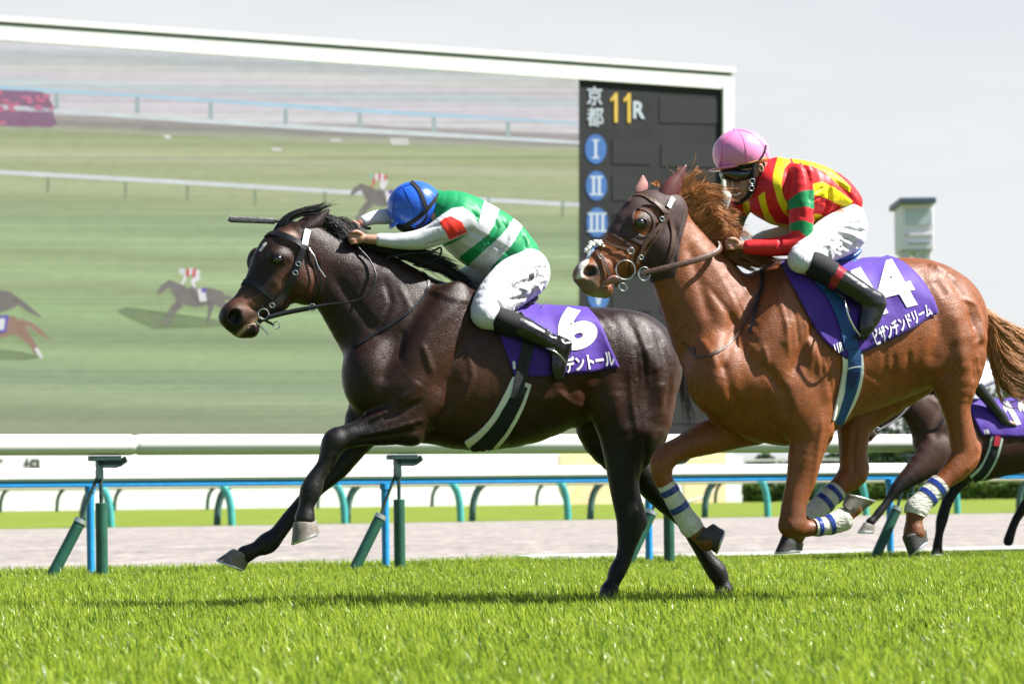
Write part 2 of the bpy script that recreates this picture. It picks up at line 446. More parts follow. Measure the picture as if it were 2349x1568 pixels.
def picture_material():
    m_ = bpy.data.materials.new('screen picture'); m_.use_nodes = True; n = m_.node_tree; L = n.links
    p = n.nodes['Principled BSDF']; p.inputs['Base Color'].default_value = (.02, .02, .02, 1); p.inputs['Roughness'].default_value = .9; p.inputs['Specular IOR Level'].default_value = .1
    uvn = n.nodes.new('ShaderNodeUVMap'); uvn.uv_map = 'UVMap'
    sx = n.nodes.new('ShaderNodeSeparateXYZ'); L.new(uvn.outputs[0], sx.inputs[0])
    # picture row: v in D px plus the picture's own slope
    def math_(op, a, b):
        q = n.nodes.new('ShaderNodeMath'); q.operation = op
        for i, x in enumerate((a, b)):
            if isinstance(x, (int, float)): q.inputs[i].default_value = x
            else: L.new(x, q.inputs[i])
        return q.outputs[0]
    row = math_('MULTIPLY', math_('SUBTRACT', 1.0, sx.outputs[1]), 2348.0)
    col = math_('MULTIPLY', sx.outputs[0], 2348.0)
    slope = math_('MULTIPLY', col, -.037)
    r1_ = math_('ADD', row, slope)
    nzm = n.nodes.new('ShaderNodeMapping'); nzm.inputs['Scale'].default_value = (7, 60, 1); L.new(uvn.outputs[0], nzm.inputs['Vector'])
    nz_ = n.nodes.new('ShaderNodeTexNoise'); nz_.inputs['Scale'].default_value = 1.0; nz_.inputs['Detail'].default_value = 5; L.new(nzm.outputs[0], nz_.inputs['Vector'])
    wob = math_('MULTIPLY', math_('SUBTRACT', nz_.outputs['Fac'], .5), 26.0)
    r2_ = math_('DIVIDE', math_('ADD', r1_, wob), 1100.0)
    ramp = n.nodes.new('ShaderNodeValToRGB'); L.new(r2_, ramp.inputs['Fac'])
    stops = [(75, (214, 214, 214)), (105, (208, 208, 214)), (125, (188, 196, 196)), (150, (206, 206, 202)), (172, (205, 198, 204)), (186, (190, 204, 204)), (205, (204, 200, 206)), (225, (206, 201, 208)),
             (243, (208, 206, 208)), (255, (214, 212, 214)), (262, (168, 162, 160)), (280, (150, 146, 142)), (292, (169, 174, 151)), (300, (159, 169, 129)), (330, (167, 176, 133)), (352, (181, 186, 153)), (372, (167, 177, 133)), (430, (173, 182, 143)), (452, (159, 172, 131)), (500, (147, 167, 127)),
             (540, (167, 188, 143)), (575, (147, 164, 121)), (620, (169, 190, 141)), (655, (147, 164, 123)), (700, (159, 184, 133)), (760, (141, 160, 121)), (800, (159, 182, 133)), (860, (145, 164, 129)), (900, (159, 176, 137)), (945, (143, 156, 123)), (1000, (149, 159, 129))]
    els = ramp.color_ramp.elements
    els.remove(els[1]); els[0].position = stops[0][0] / 1100.; els[0].color = (*EC(*stops[0][1]), 1)
    for pos, c_ in stops[1:32]:
        e = els.new(pos / 1100.); e.color = (*EC(*c_), 1)
    # fine LED rows and soft refresh bands
    w1 = math_('SINE', math_('MULTIPLY', row, 2 * math.pi / 80.0), 0)
    nm2 = n.nodes.new('ShaderNodeMapping'); nm2.inputs['Scale'].default_value = (60, 140, 1); L.new(uvn.outputs[0], nm2.inputs['Vector'])
    nz2 = n.nodes.new('ShaderNodeTexNoise'); nz2.inputs['Scale'].default_value = 1; nz2.inputs['Detail'].default_value = 4; L.new(nm2.outputs[0], nz2.inputs['Vector'])
    nm3 = n.nodes.new('ShaderNodeMapping'); nm3.inputs['Scale'].default_value = (1.2, 420, 1); L.new(uvn.outputs[0], nm3.inputs['Vector'])
    nz3 = n.nodes.new('ShaderNodeTexNoise'); nz3.inputs['Scale'].default_value = 1; nz3.inputs['Detail'].default_value = 2; L.new(nm3.outputs[0], nz3.inputs['Vector'])
    k_ = math_('ADD', math_('ADD', .58, math_('MULTIPLY', w1, .045)), math_('ADD', math_('MULTIPLY', nz2.outputs['Fac'], .26), math_('MULTIPLY', nz3.outputs['Fac'], .60)))
    for per, ph, amp in ((81.5, 12.0, .10), (81.5, 44.0, .06), (27.2, 5.0, -.035)):
        fr_ = math_('FRACT', math_('DIVIDE', math_('ADD', row, ph), per), 0)
        pul = math_('MAXIMUM', math_('SUBTRACT', 1.0, math_('MULTIPLY', math_('ABSOLUTE', math_('SUBTRACT', fr_, .5), 0), per / 2.6)), 0.0)
        k_ = math_('ADD', k_, math_('MULTIPLY', pul, amp))
    vm = n.nodes.new('ShaderNodeVectorMath'); vm.operation = 'SCALE'; L.new(ramp.outputs[0], vm.inputs[0]); L.new(k_, vm.inputs['Scale'])
    L.new(vm.outputs[0], p.inputs['Emission Color']); p.inputs['Emission Strength'].default_value = 1
    return m_
pic = new_mesh('screen_picture', V, Fq, picture_material(), None, False)
uvl = pic.data.uv_layers.new(name='UVMap')
idx = np.empty(len(pic.data.loops), dtype=np.int32); pic.data.loops.foreach_get('vertex_index', idx)
uvl.data.foreach_set('uv', np.array(UVv, dtype=np.float32)[idx].ravel()); par(pic, scr)
# the picture's own shapes, each a thin flat piece on the screen
m_rl = emis('lit rail', EC(206, 214, 216)); m_bl = emis('lit blue rail', EC(172, 205, 222)); m_pk = emis('lit blossom', EC(190, 112, 140)); m_pk2 = emis('lit blossom dark', EC(136, 100, 128))
m_hs = emis('lit dark horse', EC(118, 113, 109)); m_hb = emis('lit brown horse', EC(150, 120, 104)); m_sh = emis('lit shadow', EC(118, 136, 98)); m_wh = emis('lit white silk', EC(222, 222, 224)); m_rd = emis('lit red silk', EC(196, 92, 88)); m_gn = emis('lit green cap', EC(140, 184, 160)); m_pp = emis('lit purple cloth', EC(96, 80, 178)); m_pst = emis('lit post', EC(160, 178, 178)); m_or = emis('lit gravel', EC(206, 206, 200))
def line_poly(pts, wd):
    up = [(u, v - wd / 2) for u, v in pts]; dn = [(u, v + wd / 2) for u, v in reversed(pts)]
    return up + dn
c0 = CS - .03; c1_ = CS - .06; c2_ = CS - .09
scr_poly('picture_rail', line_poly([(-690, 330), (-300, 366), (0, 395), (400, 417), (800, 441), (1329, 470)], 10), c0, m_rl)
scr_poly('picture_rail', line_poly([(-690, 145), (-300, 180), (0, 205), (300, 220), (800, 255), (1329, 283)], 5), c0, m_bl)
scr_poly('picture_rail', line_poly([(-690, 200), (-300, 228), (60, 248), (450, 278), (800, 300), (1329, 327)], 8), c0, m_rl)
for u, v in ((110, 428), (288, 440), (430, 448), (585, 458), (745, 462), (1120, 475), (1290, 484)):
    scr_poly('picture_post', [(u - 4, v - 22), (u + 4, v - 22), (u + 3, v + 14), (u - 3, v + 14)], c0, emis('lit dim post', EC(134, 152, 118)) if 'lit dim post' not in bpy.data.materials else bpy.data.materials['lit dim post'])
for u, v in ((130, 212), (315, 222), (483, 236), (655, 250), (825, 259), (995, 269), (1165, 279)):
    scr_poly('picture_post', [(u - 5, v), (u + 5, v), (u + 5, v + 38), (u - 5, v + 38)], c0, m_pst)
for (u, v, wv, hv) in ((384, 314, 20, 10), (634, 343, 26, 8), (916, 325, 46, 16), (770, 322, 30, 6)):
    scr_poly('picture_marker', [(u - wv / 2, v - hv / 2), (u + wv / 2 - 4, v - hv / 2), (u + wv / 2, v + hv / 2), (u - wv / 2 + 5, v + hv / 2)], c0, m_or)
rp = random.Random(3)
def blob_poly(cx, cy, rx, ry, n=22, j=.12, k=0):
    return [(cx + math.cos(2 * math.pi * i / n) * rx * (1 + rp.uniform(-j, j)), cy + math.sin(2 * math.pi * i / n) * ry * (1 + rp.uniform(-j, j))) for i in range(n)]
scr_poly('picture_blossom', [(-160, 206), (-60, 207), (0, 206), (30, 211), (62, 207), (96, 210), (112, 226), (124, 246), (122, 270), (132, 286), (112, 293), (80, 290), (56, 292), (0, 288), (-160, 284)], c0, m_pk2)
for i in range(60):
    cx = rp.uniform(-160, 124); cy = rp.uniform(212, 288)
    if cx > 108 and cy < 240: continue
    scr_poly('picture_blossom', blob_poly(cx, cy, rp.uniform(5, 12), rp.uniform(4, 8), 8), c1_, rp.choice([m_pk, m_pk, m_pk2]) if cy > 250 else m_pk)
# small race horses in the picture
def limb(pts, ws):
    """tapered stroke outline"""
    up, dn = [], []
    for i, (u, v) in enumerate(pts):
        a_, b_ = pts[max(i - 1, 0)], pts[min(i + 1, len(pts) - 1)]
        L_ = math.hypot(b_[0] - a_[0], b_[1] - a_[1]) or 1
        nx_, ny_ = -(b_[1] - a_[1]) / L_, (b_[0] - a_[0]) / L_
        up.append((u + nx_ * ws[i], v + ny_ * ws[i])); dn.append((u - nx_ * ws[i], v - ny_ * ws[i]))
    return up + dn[::-1]
def pic_horse(ox, oy, k, silk, cap, m_b, shadow=True):
    T = lambda P: [(ox + (u - 440) * k, oy + (v - 690) * k) for u, v in P]
    if shadow: scr_poly('picture_shadow', T([(268, 712), (290, 704), (325, 708), (352, 718), (380, 726), (420, 724), (470, 728), (520, 738), (560, 750), (500, 750), (440, 744), (400, 740), (372, 750), (352, 754), (345, 738), (310, 730), (280, 722)]), c0, m_sh)
    scr_poly('picture_horse', T(limb([(362, 672), (374, 660), (388, 650), (402, 660), (416, 672)], [4, 7, 9, 13, 19])), c1_, m_b)
    scr_poly('picture_horse', T(limb([(404, 682), (425, 680), (450, 683), (478, 679), (505, 684), (514, 690)], [10, 20, 22, 20, 17, 8])), c1_, m_b)
    for P_, w_ in (([(412, 692), (396, 705), (384, 724), (372, 744)], [8, 5, 3, 2.5]), ([(416, 698), (404, 708), (394, 728), (380, 748)], [8, 5, 3, 2.5]), ([(484, 690), (482, 712), (478, 728), (477, 742)], [10, 5, 3, 2.5]), ([(506, 694), (520, 712), (528, 728), (542, 742)], [11, 5, 3, 2.5]), ([(510, 680), (526, 684), (546, 690)], [4, 5, 1.5])):
        scr_poly('picture_horse', T(limb(P_, w_)), c1_, m_b)
    scr_poly('picture_jockey', T(limb([(424, 622), (440, 622), (456, 630)], [5, 8, 9])), c2_, silk[0])
    scr_poly('picture_jockey', T(limb([(430, 616), (430, 634)], [4, 4])), CS - .12, silk[1])
    scr_poly('picture_jockey', T(limb([(446, 616), (444, 636)], [4, 4])), CS - .12, silk[1])
    scr_poly('picture_jockey', T(limb([(424, 628), (423, 642), (416, 652)], [3.5, 3, 2])), c2_, silk[0])
    scr_poly('picture_jockey', T(limb([(456, 632), (442, 646), (446, 660)], [8, 5, 3.5])), c2_, m_wh)
    scr_poly('picture_boot', T(limb([(440, 656), (452, 680)], [2.5, 2])), CS - .12, m_hs)
    scr_poly('picture_jockey', T(blob_poly(417, 622, 7, 7, 12, .03)), CS - .12, cap)
    scr_poly('picture_cloth', T([(452, 662), (470, 661), (474, 690), (458, 692)]), CS - .12, m_wh)
    scr_poly('picture_cloth', T([(461, 660), (472, 661), (473, 670), (463, 671)]), CS - .15, m_pp)
pic_horse(440, 690, 1.0, (m_wh, m_rd), m_rl, m_hs)
pic_horse(872, 462, .86, (m_rd, m_wh), m_gn, m_hs, False)
scr_poly('picture_shadow', [(-80, 800), (0, 800), (50, 806), (96, 818), (60, 826), (-80, 822)], c0, m_sh)
scr_poly('picture_horse', limb([(-60, 700), (0, 690), (24, 690), (40, 696)], [26, 26, 20, 8]), c1_, m_hs)
scr_poly('picture_horse', limb([(30, 684), (52, 698), (70, 712), (94, 727)], [8, 7, 6, 1.5]), c1_, m_hs)
scr_poly('picture_horse', limb([(-60, 756), (0, 750), (30, 744), (52, 752)], [24, 24, 20, 10]), c2_, m_hb)
scr_poly('picture_horse', limb([(46, 738), (70, 744), (94, 762), (113, 779)], [7, 6, 5, 1.5]), c2_, m_hb)
scr_poly('picture_horse', limb([(48, 752), (66, 772), (76, 786), (92, 814)], [11, 6, 4, 3]), c2_, m_hb)
scr_poly('picture_horse', limb([(40, 758), (56, 776), (70, 790), (84, 812)], [10, 5, 3.5, 3]), c2_, m_hb)
scr_poly('picture_boot', limb([(82, 798), (96, 820)], [4, 3]), CS - .12, m_wh)
scr_poly('picture_cloth', [(-6, 724), (20, 722), (14, 762), (-8, 764)], CS - .12, m_pp)
scr_poly('picture_cloth', [(-4, 730), (12, 730), (9, 756), (-5, 757)], CS - .15, m_wh)
# results board
m_brd = mat('board face', (.02, .022, .024), .75, .25, noise=(.7, .2))
m_brd2 = mat('board field', (.0235, .025, .0275), .75, .25, noise=(1.5, .1))
frame_box('results_board', 1329, 1659, (86, 200.5), (1012, 1012), CS - .08, .35, m_brd)
def board_panel(u0_, v0_, u1_, v1_, mm=m_brd2, nm='board_field'):
    scr_poly(nm, [(u0_, v0_), (u1_, v0_ + (u1_ - u0_) * .06), (u1_, v1_ + (u1_ - u0_) * .02), (u0_, v1_)], CS - .11, mm)
board_panel(1512, 222, 1648, 282)
for k in range(9):
    vv = 316 + 84 * k
    board_panel(1404, vv, 1494, vv + 60); board_panel(1516, vv + 12, 1648, vv + 66)
m_bc = emis('lit roundel', EC(66, 122, 190)); m_ltr = emis('lit letters', EC(214, 228, 232)); m_yel = emis('lit yellow', EC(240, 205, 84))
for k, rom in enumerate(('I', 'II', 'III', 'IIII', 'V')):
    cx = 1366 + k * 1.6; cy = 342 + 84 * k
    scr_poly('roundel', [(cx + 24.5 * math.cos(a), cy + 34 * math.sin(a)) for a in [2 * math.pi * i / 32 for i in range(32)]], CS - .11, m_bc)
    n = len(rom) if rom != 'V' else 1
    if rom == 'V':
        scr_poly('numeral', [(cx - 12, cy - 20), (cx - 5, cy - 20), (cx, cy + 12), (cx + 5, cy - 20), (cx + 12, cy - 20), (cx + 3, cy + 21), (cx - 3, cy + 21)], CS - .14, m_ltr); continue
    wd = 8 + 7 * (n - 1)
    scr_poly('numeral', [(cx - wd, cy - 22), (cx + wd, cy - 22), (cx + wd, cy - 18), (cx - wd, cy - 18)], CS - .14, m_ltr)
    scr_poly('numeral', [(cx - wd, cy + 18), (cx + wd, cy + 18), (cx + wd, cy + 22), (cx - wd, cy + 22)], CS - .14, m_ltr)
    for i in range(n):
        x = cx + (i - (n - 1) / 2) * 13
        scr_poly('numeral', [(x - 3, cy - 18), (x + 3, cy - 18), (x + 3, cy + 18), (x - 3, cy + 18)], CS - .14, m_ltr)
def scr_text(body, u0_, v0_, u1_, v1_, m_, c, parent, name='lettering', off=.02, thick=0, label=None):
    """text filling the px box u0..u1 x v0 (top) .. v1 (bottom) on the plane c"""
    bm = text_mesh(body, 1, off)
    xs = [v.co.x for v in bm.verts]; ys = [v.co.y for v in bm.verts]
    x0, x1, y0, y1 = min(xs), max(xs), min(ys), max(ys)
    for v in bm.verts:
        a = (v.co.x - x0) / (x1 - x0); b = (v.co.y - y0) / (y1 - y0)
        v.co = sp(u0_ + (u1_ - u0_) * a, v1_ + (v0_ - v1_) * b + (u1_ - u0_) * a * .03, c)
    me = bpy.data.meshes.new(name); bm.to_mesh(me); bm.free(); me.materials.append(m_)
    o = bpy.data.objects.new(name, me); COL.objects.link(o); par(o, parent); return o
def one_px(a, b, c, d):
    scr_poly('lettering', [(a + (c - a) * x, b + (d - b) * (1 - y)) for x, y in ((.0, .80), (.42, .93), (.50, 1.0), (.86, 1.0), (.86, 0), (.46, 0), (.46, .78), (.0, .68))], CS - .13, m_yel)
scr_text('京', 1346, 198, 1381, 241, m_ltr, CS - .13, scr, off=.015)
scr_text('都', 1346, 246, 1384, 290, m_ltr, CS - .13, scr, off=.012)
one_px(1400, 213, 1419, 281)
one_px(1430, 214, 1449, 282)
scr_text('R', 1452, 232, 1479, 272, m_ltr, CS - .13, scr, off=.03)

# ------------------------------------------------------------------ white wall with writing and pictures under the screen
CW = 114.5
wall = empty('advert_wall', on_track(800, CW, .3), 'long low white advertising wall with black characters and beige picture panels under the video screen', 'wall')
m_pan = mat('wall panel', (.70, .71, .71), .6, .3, noise=(.5, .02))
m_beige = mat('beige print', srgb(222, 200, 160), .6, .3, noise=(1.2, .08)); m_inkk = mat('black ink', (.05, .05, .05), .6); m_ylw = mat('yellow print', srgb(232, 214, 140), .6)
def wall_piece(name, uvs, m_, c=CW, th=.0):
    V = [sp(u, v, c) for u, v in uvs]; n = len(V)
    mb_ = MB(); mb_.add(V + [p + M1 * th for p in V], [tuple(range(n)), tuple(range(2 * n - 1, n - 1, -1))] + [(i, (i + 1) % n, n + (i + 1) % n, n + i) for i in range(n)]) if th else mb_.add(V, [tuple(range(n))])
    return par(mb_.build(name, m_), wall)
for i in range(30):
    ua = -240 + 65 * i; ub = ua + 64.4
    if ua > 1700: break
    ub = min(ub, 1702)
    wall_piece('panel', [(ua, 1046), (ub, 1046), (ub, 1172 - .0122 * ub), (ua, 1172 - .0122 * ua)], m_pan, CW, .25)
wall_piece('picture_panel', [(1283, 1020), (1405, 1020), (1405, 1156), (1300, 1157), (1283, 1120)], m_beige, CW - .03)
wall_piece('picture_panel', [(1555, 1020), (1664, 1020), (1664, 1153), (1585, 1154), (1570, 1140)], m_beige, CW - .03)
wall_piece('picture_band', line_poly([(1300, 1150), (1330, 1120), (1345, 1102), (1352, 1090)], 5), m_ylw, CW - .06)
wall_piece('picture_band', line_poly([(1570, 1150), (1600, 1143), (1625, 1134), (1640, 1122)], 5), m_pan, CW - .06)
def scr_text_wall(b, a0, b0, a1, b1, off): return scr_text(b, a0, b0, a1, b1, m_inkk, CW - .04, wall, off=off)
scr_text_wall('実', -24, 1048, 8, 1084, .02); scr_text_wall('坦', 54, 1050, 94, 1092, .02)

# ------------------------------------------------------------------ tower
def box_px(mb_, u0_, u1_, v0_, v1_, d, depth):
    a = at_depth(u0_, v1_, d); b = at_depth(u1_, v0_, d)
    mb_.box(Vector(((a.x + b.x) / 2, d + depth / 2, (a.z + b.z) / 2)), Vector(((b.x - a.x) / 2, 0, 0)), Vector((0, depth / 2, 0)), Vector((0, 0, (b.z - a.z) / 2)))
DT = 210
tw = empty('control_tower', at_depth(2105, 1140, DT), 'grey judging tower with flat dark roof and big window, far behind the chestnut rump', 'tower')
tw.location.z = .3
m_t1 = mat('tower cladding', (.93, .86, .98), .6, noise=(.4, .04)); m_t2 = mat('tower roof', (.10, .13, .19), .5); m_t3 = mat('tower glass', (.62, .68, .74), .25, .6); m_t4 = mat("tower band", (.66, .62, .70), .6); m_t5 = mat('tower window', (.30, .35, .42), .3)
def tw_part(nm, m_, *boxes, bev=.05):
    mb_ = MB()
    for b in boxes: box_px(mb_, *b)
    return par(mb_.build(nm, m_, bevel=bev), tw)
tw_part('wall', m_t1, (2069, 2140, 467, 572, DT, 4.2))
tw_part('roof', m_t2, (2064, 2147, 452, 466, DT - 1.0, 6.2))
tw_part('window', m_t3, (2078, 2139, 480, 516, DT - .12, .1))
tw_part('band', m_t4, (2077, 2140, 535, 543, DT - .1, .09))
tw_part('window', m_t5, (2084, 2134, 553, 560, DT - .12, .1))
tw_part('leg', m_frame, (2074, 2088, 576, 1140, DT + .3, 1)); tw_part('leg', m_frame, (2104, 2114, 576, 1140, DT + .3, 1)); tw_part('leg', m_frame, (2122, 2134, 576, 1140, DT + .3, 1))
tw_part('base', m_t4, (2073, 2137, 573, 578, DT + .1, 4))

# ------------------------------------------------------------------ trees and hedge far right, white marker on the turf edge
def leaf_mat(name, c): return mat(name, c, .7, .2, noise=[(.8, .35), (6, .3)], trans=.2)
m_lf = [leaf_mat('leaves %d' % i, c) for i, c in enumerate([(.028, .062, .014), (.045, .095, .018), (.085, .14, .028), (.02, .045, .016)])]
m_bark = mat('bark', (.09, .065, .045), .9, noise=(5, .3))
def leaves(cx, R, n, size, rs, flat=.9):
    """n leaf clumps spread through an uneven volume about cx, radii R"""
    g = np.random.default_rng(rs)
    lobes = g.normal(size=(9, 3)); lobes /= np.linalg.norm(lobes, axis=1)[:, None]; lobes *= np.array(R) * .55
    k = g.integers(0, 9, n)
    d = g.normal(size=(n, 3)); d /= np.linalg.norm(d, axis=1)[:, None]
    rad = g.uniform(.35, 1, n) ** .5
    P = lobes[k] + d * rad[:, None] * np.array(R) * .55 + np.array(cx)
    P[:, 2] = np.maximum(P[:, 2], cx[2] - R[2] * .98)
    a = g.normal(size=(n, 3)); a /= np.linalg.norm(a, axis=1)[:, None]
    b = np.cross(a, g.normal(size=(n, 3))); b /= np.linalg.norm(b, axis=1)[:, None]
    s_ = size * g.uniform(.6, 1.4, n)[:, None]
    V_ = np.stack([P - a * s_, P - b * s_ * .6, P + a * s_, P + b * s_ * .6], 1).reshape(-1, 3)
    return V_, np.arange(4 * n).reshape(n, 4)
def tree(u, v_top, v_bot_, half_px, d, mi, seed, name='tree', label='', n=2600):
    sc_ = d / F
    top = at_depth(u, v_top, d); gz = .31
    h = top.z - gz; rx = half_px * sc_
    root = empty(name, Vector((top.x, d, gz)), label, 'tree' if name == 'tree' else name, 'trees behind the far rail' if name == 'tree' else None)
    V_, F_ = leaves((0, 0, h * .56), (rx, rx * .9, h * .47), n, max(.10, rx * .075), seed)
    new_mesh('crown', V_, F_, m_lf[mi], root, False)
    mb_ = MB(); mb_.tube([(0, 0, 0), (.05, 0, h * .3), (0, .05, h * .6), (.1, 0, h * .85)], [.16, .12, .08, .03], 8)
    for q in range(4):
        a = q * 1.7 + seed; mb_.tube([(0, 0, h * (.25 + .1 * q)), (math.cos(a) * rx * .35, math.sin(a) * rx * .35, h * (.45 + .1 * q)), (math.cos(a) * rx * .6, math.sin(a) * rx * .6, h * (.55 + .1 * q))], [.07, .05, .02], 6)
    mb_.build('trunk', m_bark, root, smooth=True)
for i, (u, vt, hp, d, mi, lab) in enumerate([(2000, 950, 70, 150, 3, 'dark green bushy tree seen past the girth of the chestnut horse'), (2080, 938, 60, 146, 0, 'dark green tree behind the head of the rearmost horse'), (2185, 905, 75, 152, 0, 'green tree behind the neck of the rearmost horse'),
                                         (2300, 868, 70, 149, 1, 'bright green tree framed by the chestnut tail at the right edge'), (2410, 850, 80, 150, 0, 'dark tree at the right edge of the picture'), (2540, 840, 90, 154, 3, 'dark tree just past the right edge')]):
    tree(u, vt, 1150, hp, d, mi, 10 + i, label=lab)
def hedge(name, label, u0_, u1_, v0_, v1_, d, mi, n, seed, size, depth=1.6):
    a = at_depth(u0_, v1_, d); b = at_depth(u1_, v0_, d); g = np.random.default_rng(seed)
    gz = .31 if d > 118 else .2
    z1 = b.z; cx = (a.x + b.x) / 2
    root = empty(name, Vector((cx, d, gz)), label, 'hedge')
    hw = (b.x - a.x) / 2; h = z1 - gz
    P = np.stack([g.uniform(-hw, hw, n), g.uniform(0, depth, n), g.uniform(0, 1, n) ** .7 * h], 1)
    P[:, 2] *= .9 + .12 * np.sin(P[:, 0] * 3.1) + g.uniform(-.06, .06, n)
    A = g.normal(size=(n, 3)); A /= np.linalg.norm(A, axis=1)[:, None]; B = np.cross(A, g.normal(size=(n, 3))); B /= np.linalg.norm(B, axis=1)[:, None]
    s_ = size * g.uniform(.6, 1.4, n)[:, None]
    V_ = np.stack([P - A * s_, P - B * s_ * .6, P + A * s_, P + B * s_ * .6], 1).reshape(-1, 3)
    new_mesh('foliage', V_, np.arange(4 * n).reshape(n, 4), m_lf[mi], root, False)
    mb_ = MB(); mb_.box(Vector((0, depth * .55, h * .40)), Vector((hw * .995, 0, 0)), Vector((0, depth * .3, 0)), Vector((0, 0, h * .40))); mb_.build('stems', m_lf[3], root)
hedge('hedge', 'long clipped dark green hedge beyond the far rail at the right', 1712, 2560, 1030, 1150, 140, 0, 22000, 3, .12)
hedge('low_hedge', 'low yellow green flowering hedge in front of the dark hedge', 1704, 2560, 1100, 1148, 128, 2, 16000, 4, .09, 1.0)
bw = empty('low_barrier', at_depth(1745, 1062, 136), 'pale low barrier across the dark hedge', 'barrier')
mb_ = MB(); box_px(mb_, 1698, 1990, 1049, 1058, 136, .3); par(mb_.build('barrier_board', m_pan), bw)
for u in (1700, 1780, 1860, 1940, 1988):
    mb_ = MB(); box_px(mb_, u - 2, u + 2, 1058, 1150, 136.1, .1); par(mb_.build('leg', m_pan), bw)
# white slab lying at the edge of the turf
p = on_track(1316, CK - .25, 0)
mk = MB(); mk.box(p + Z * .03, E1 * .52, M1 * .16, Z * .018); mk.box(p + Z * .036 - E1 * .25 + M1 * .02, E1 * .12, M1 * .18, Z * .016)
tag(mk.build('drain_cover', mat('pale slab', (.72, .74, .72), .6, noise=(9, .15)), bevel=.004), 'flat pale grey cover lying at the edge of the dirt track between the two horses', 'cover')
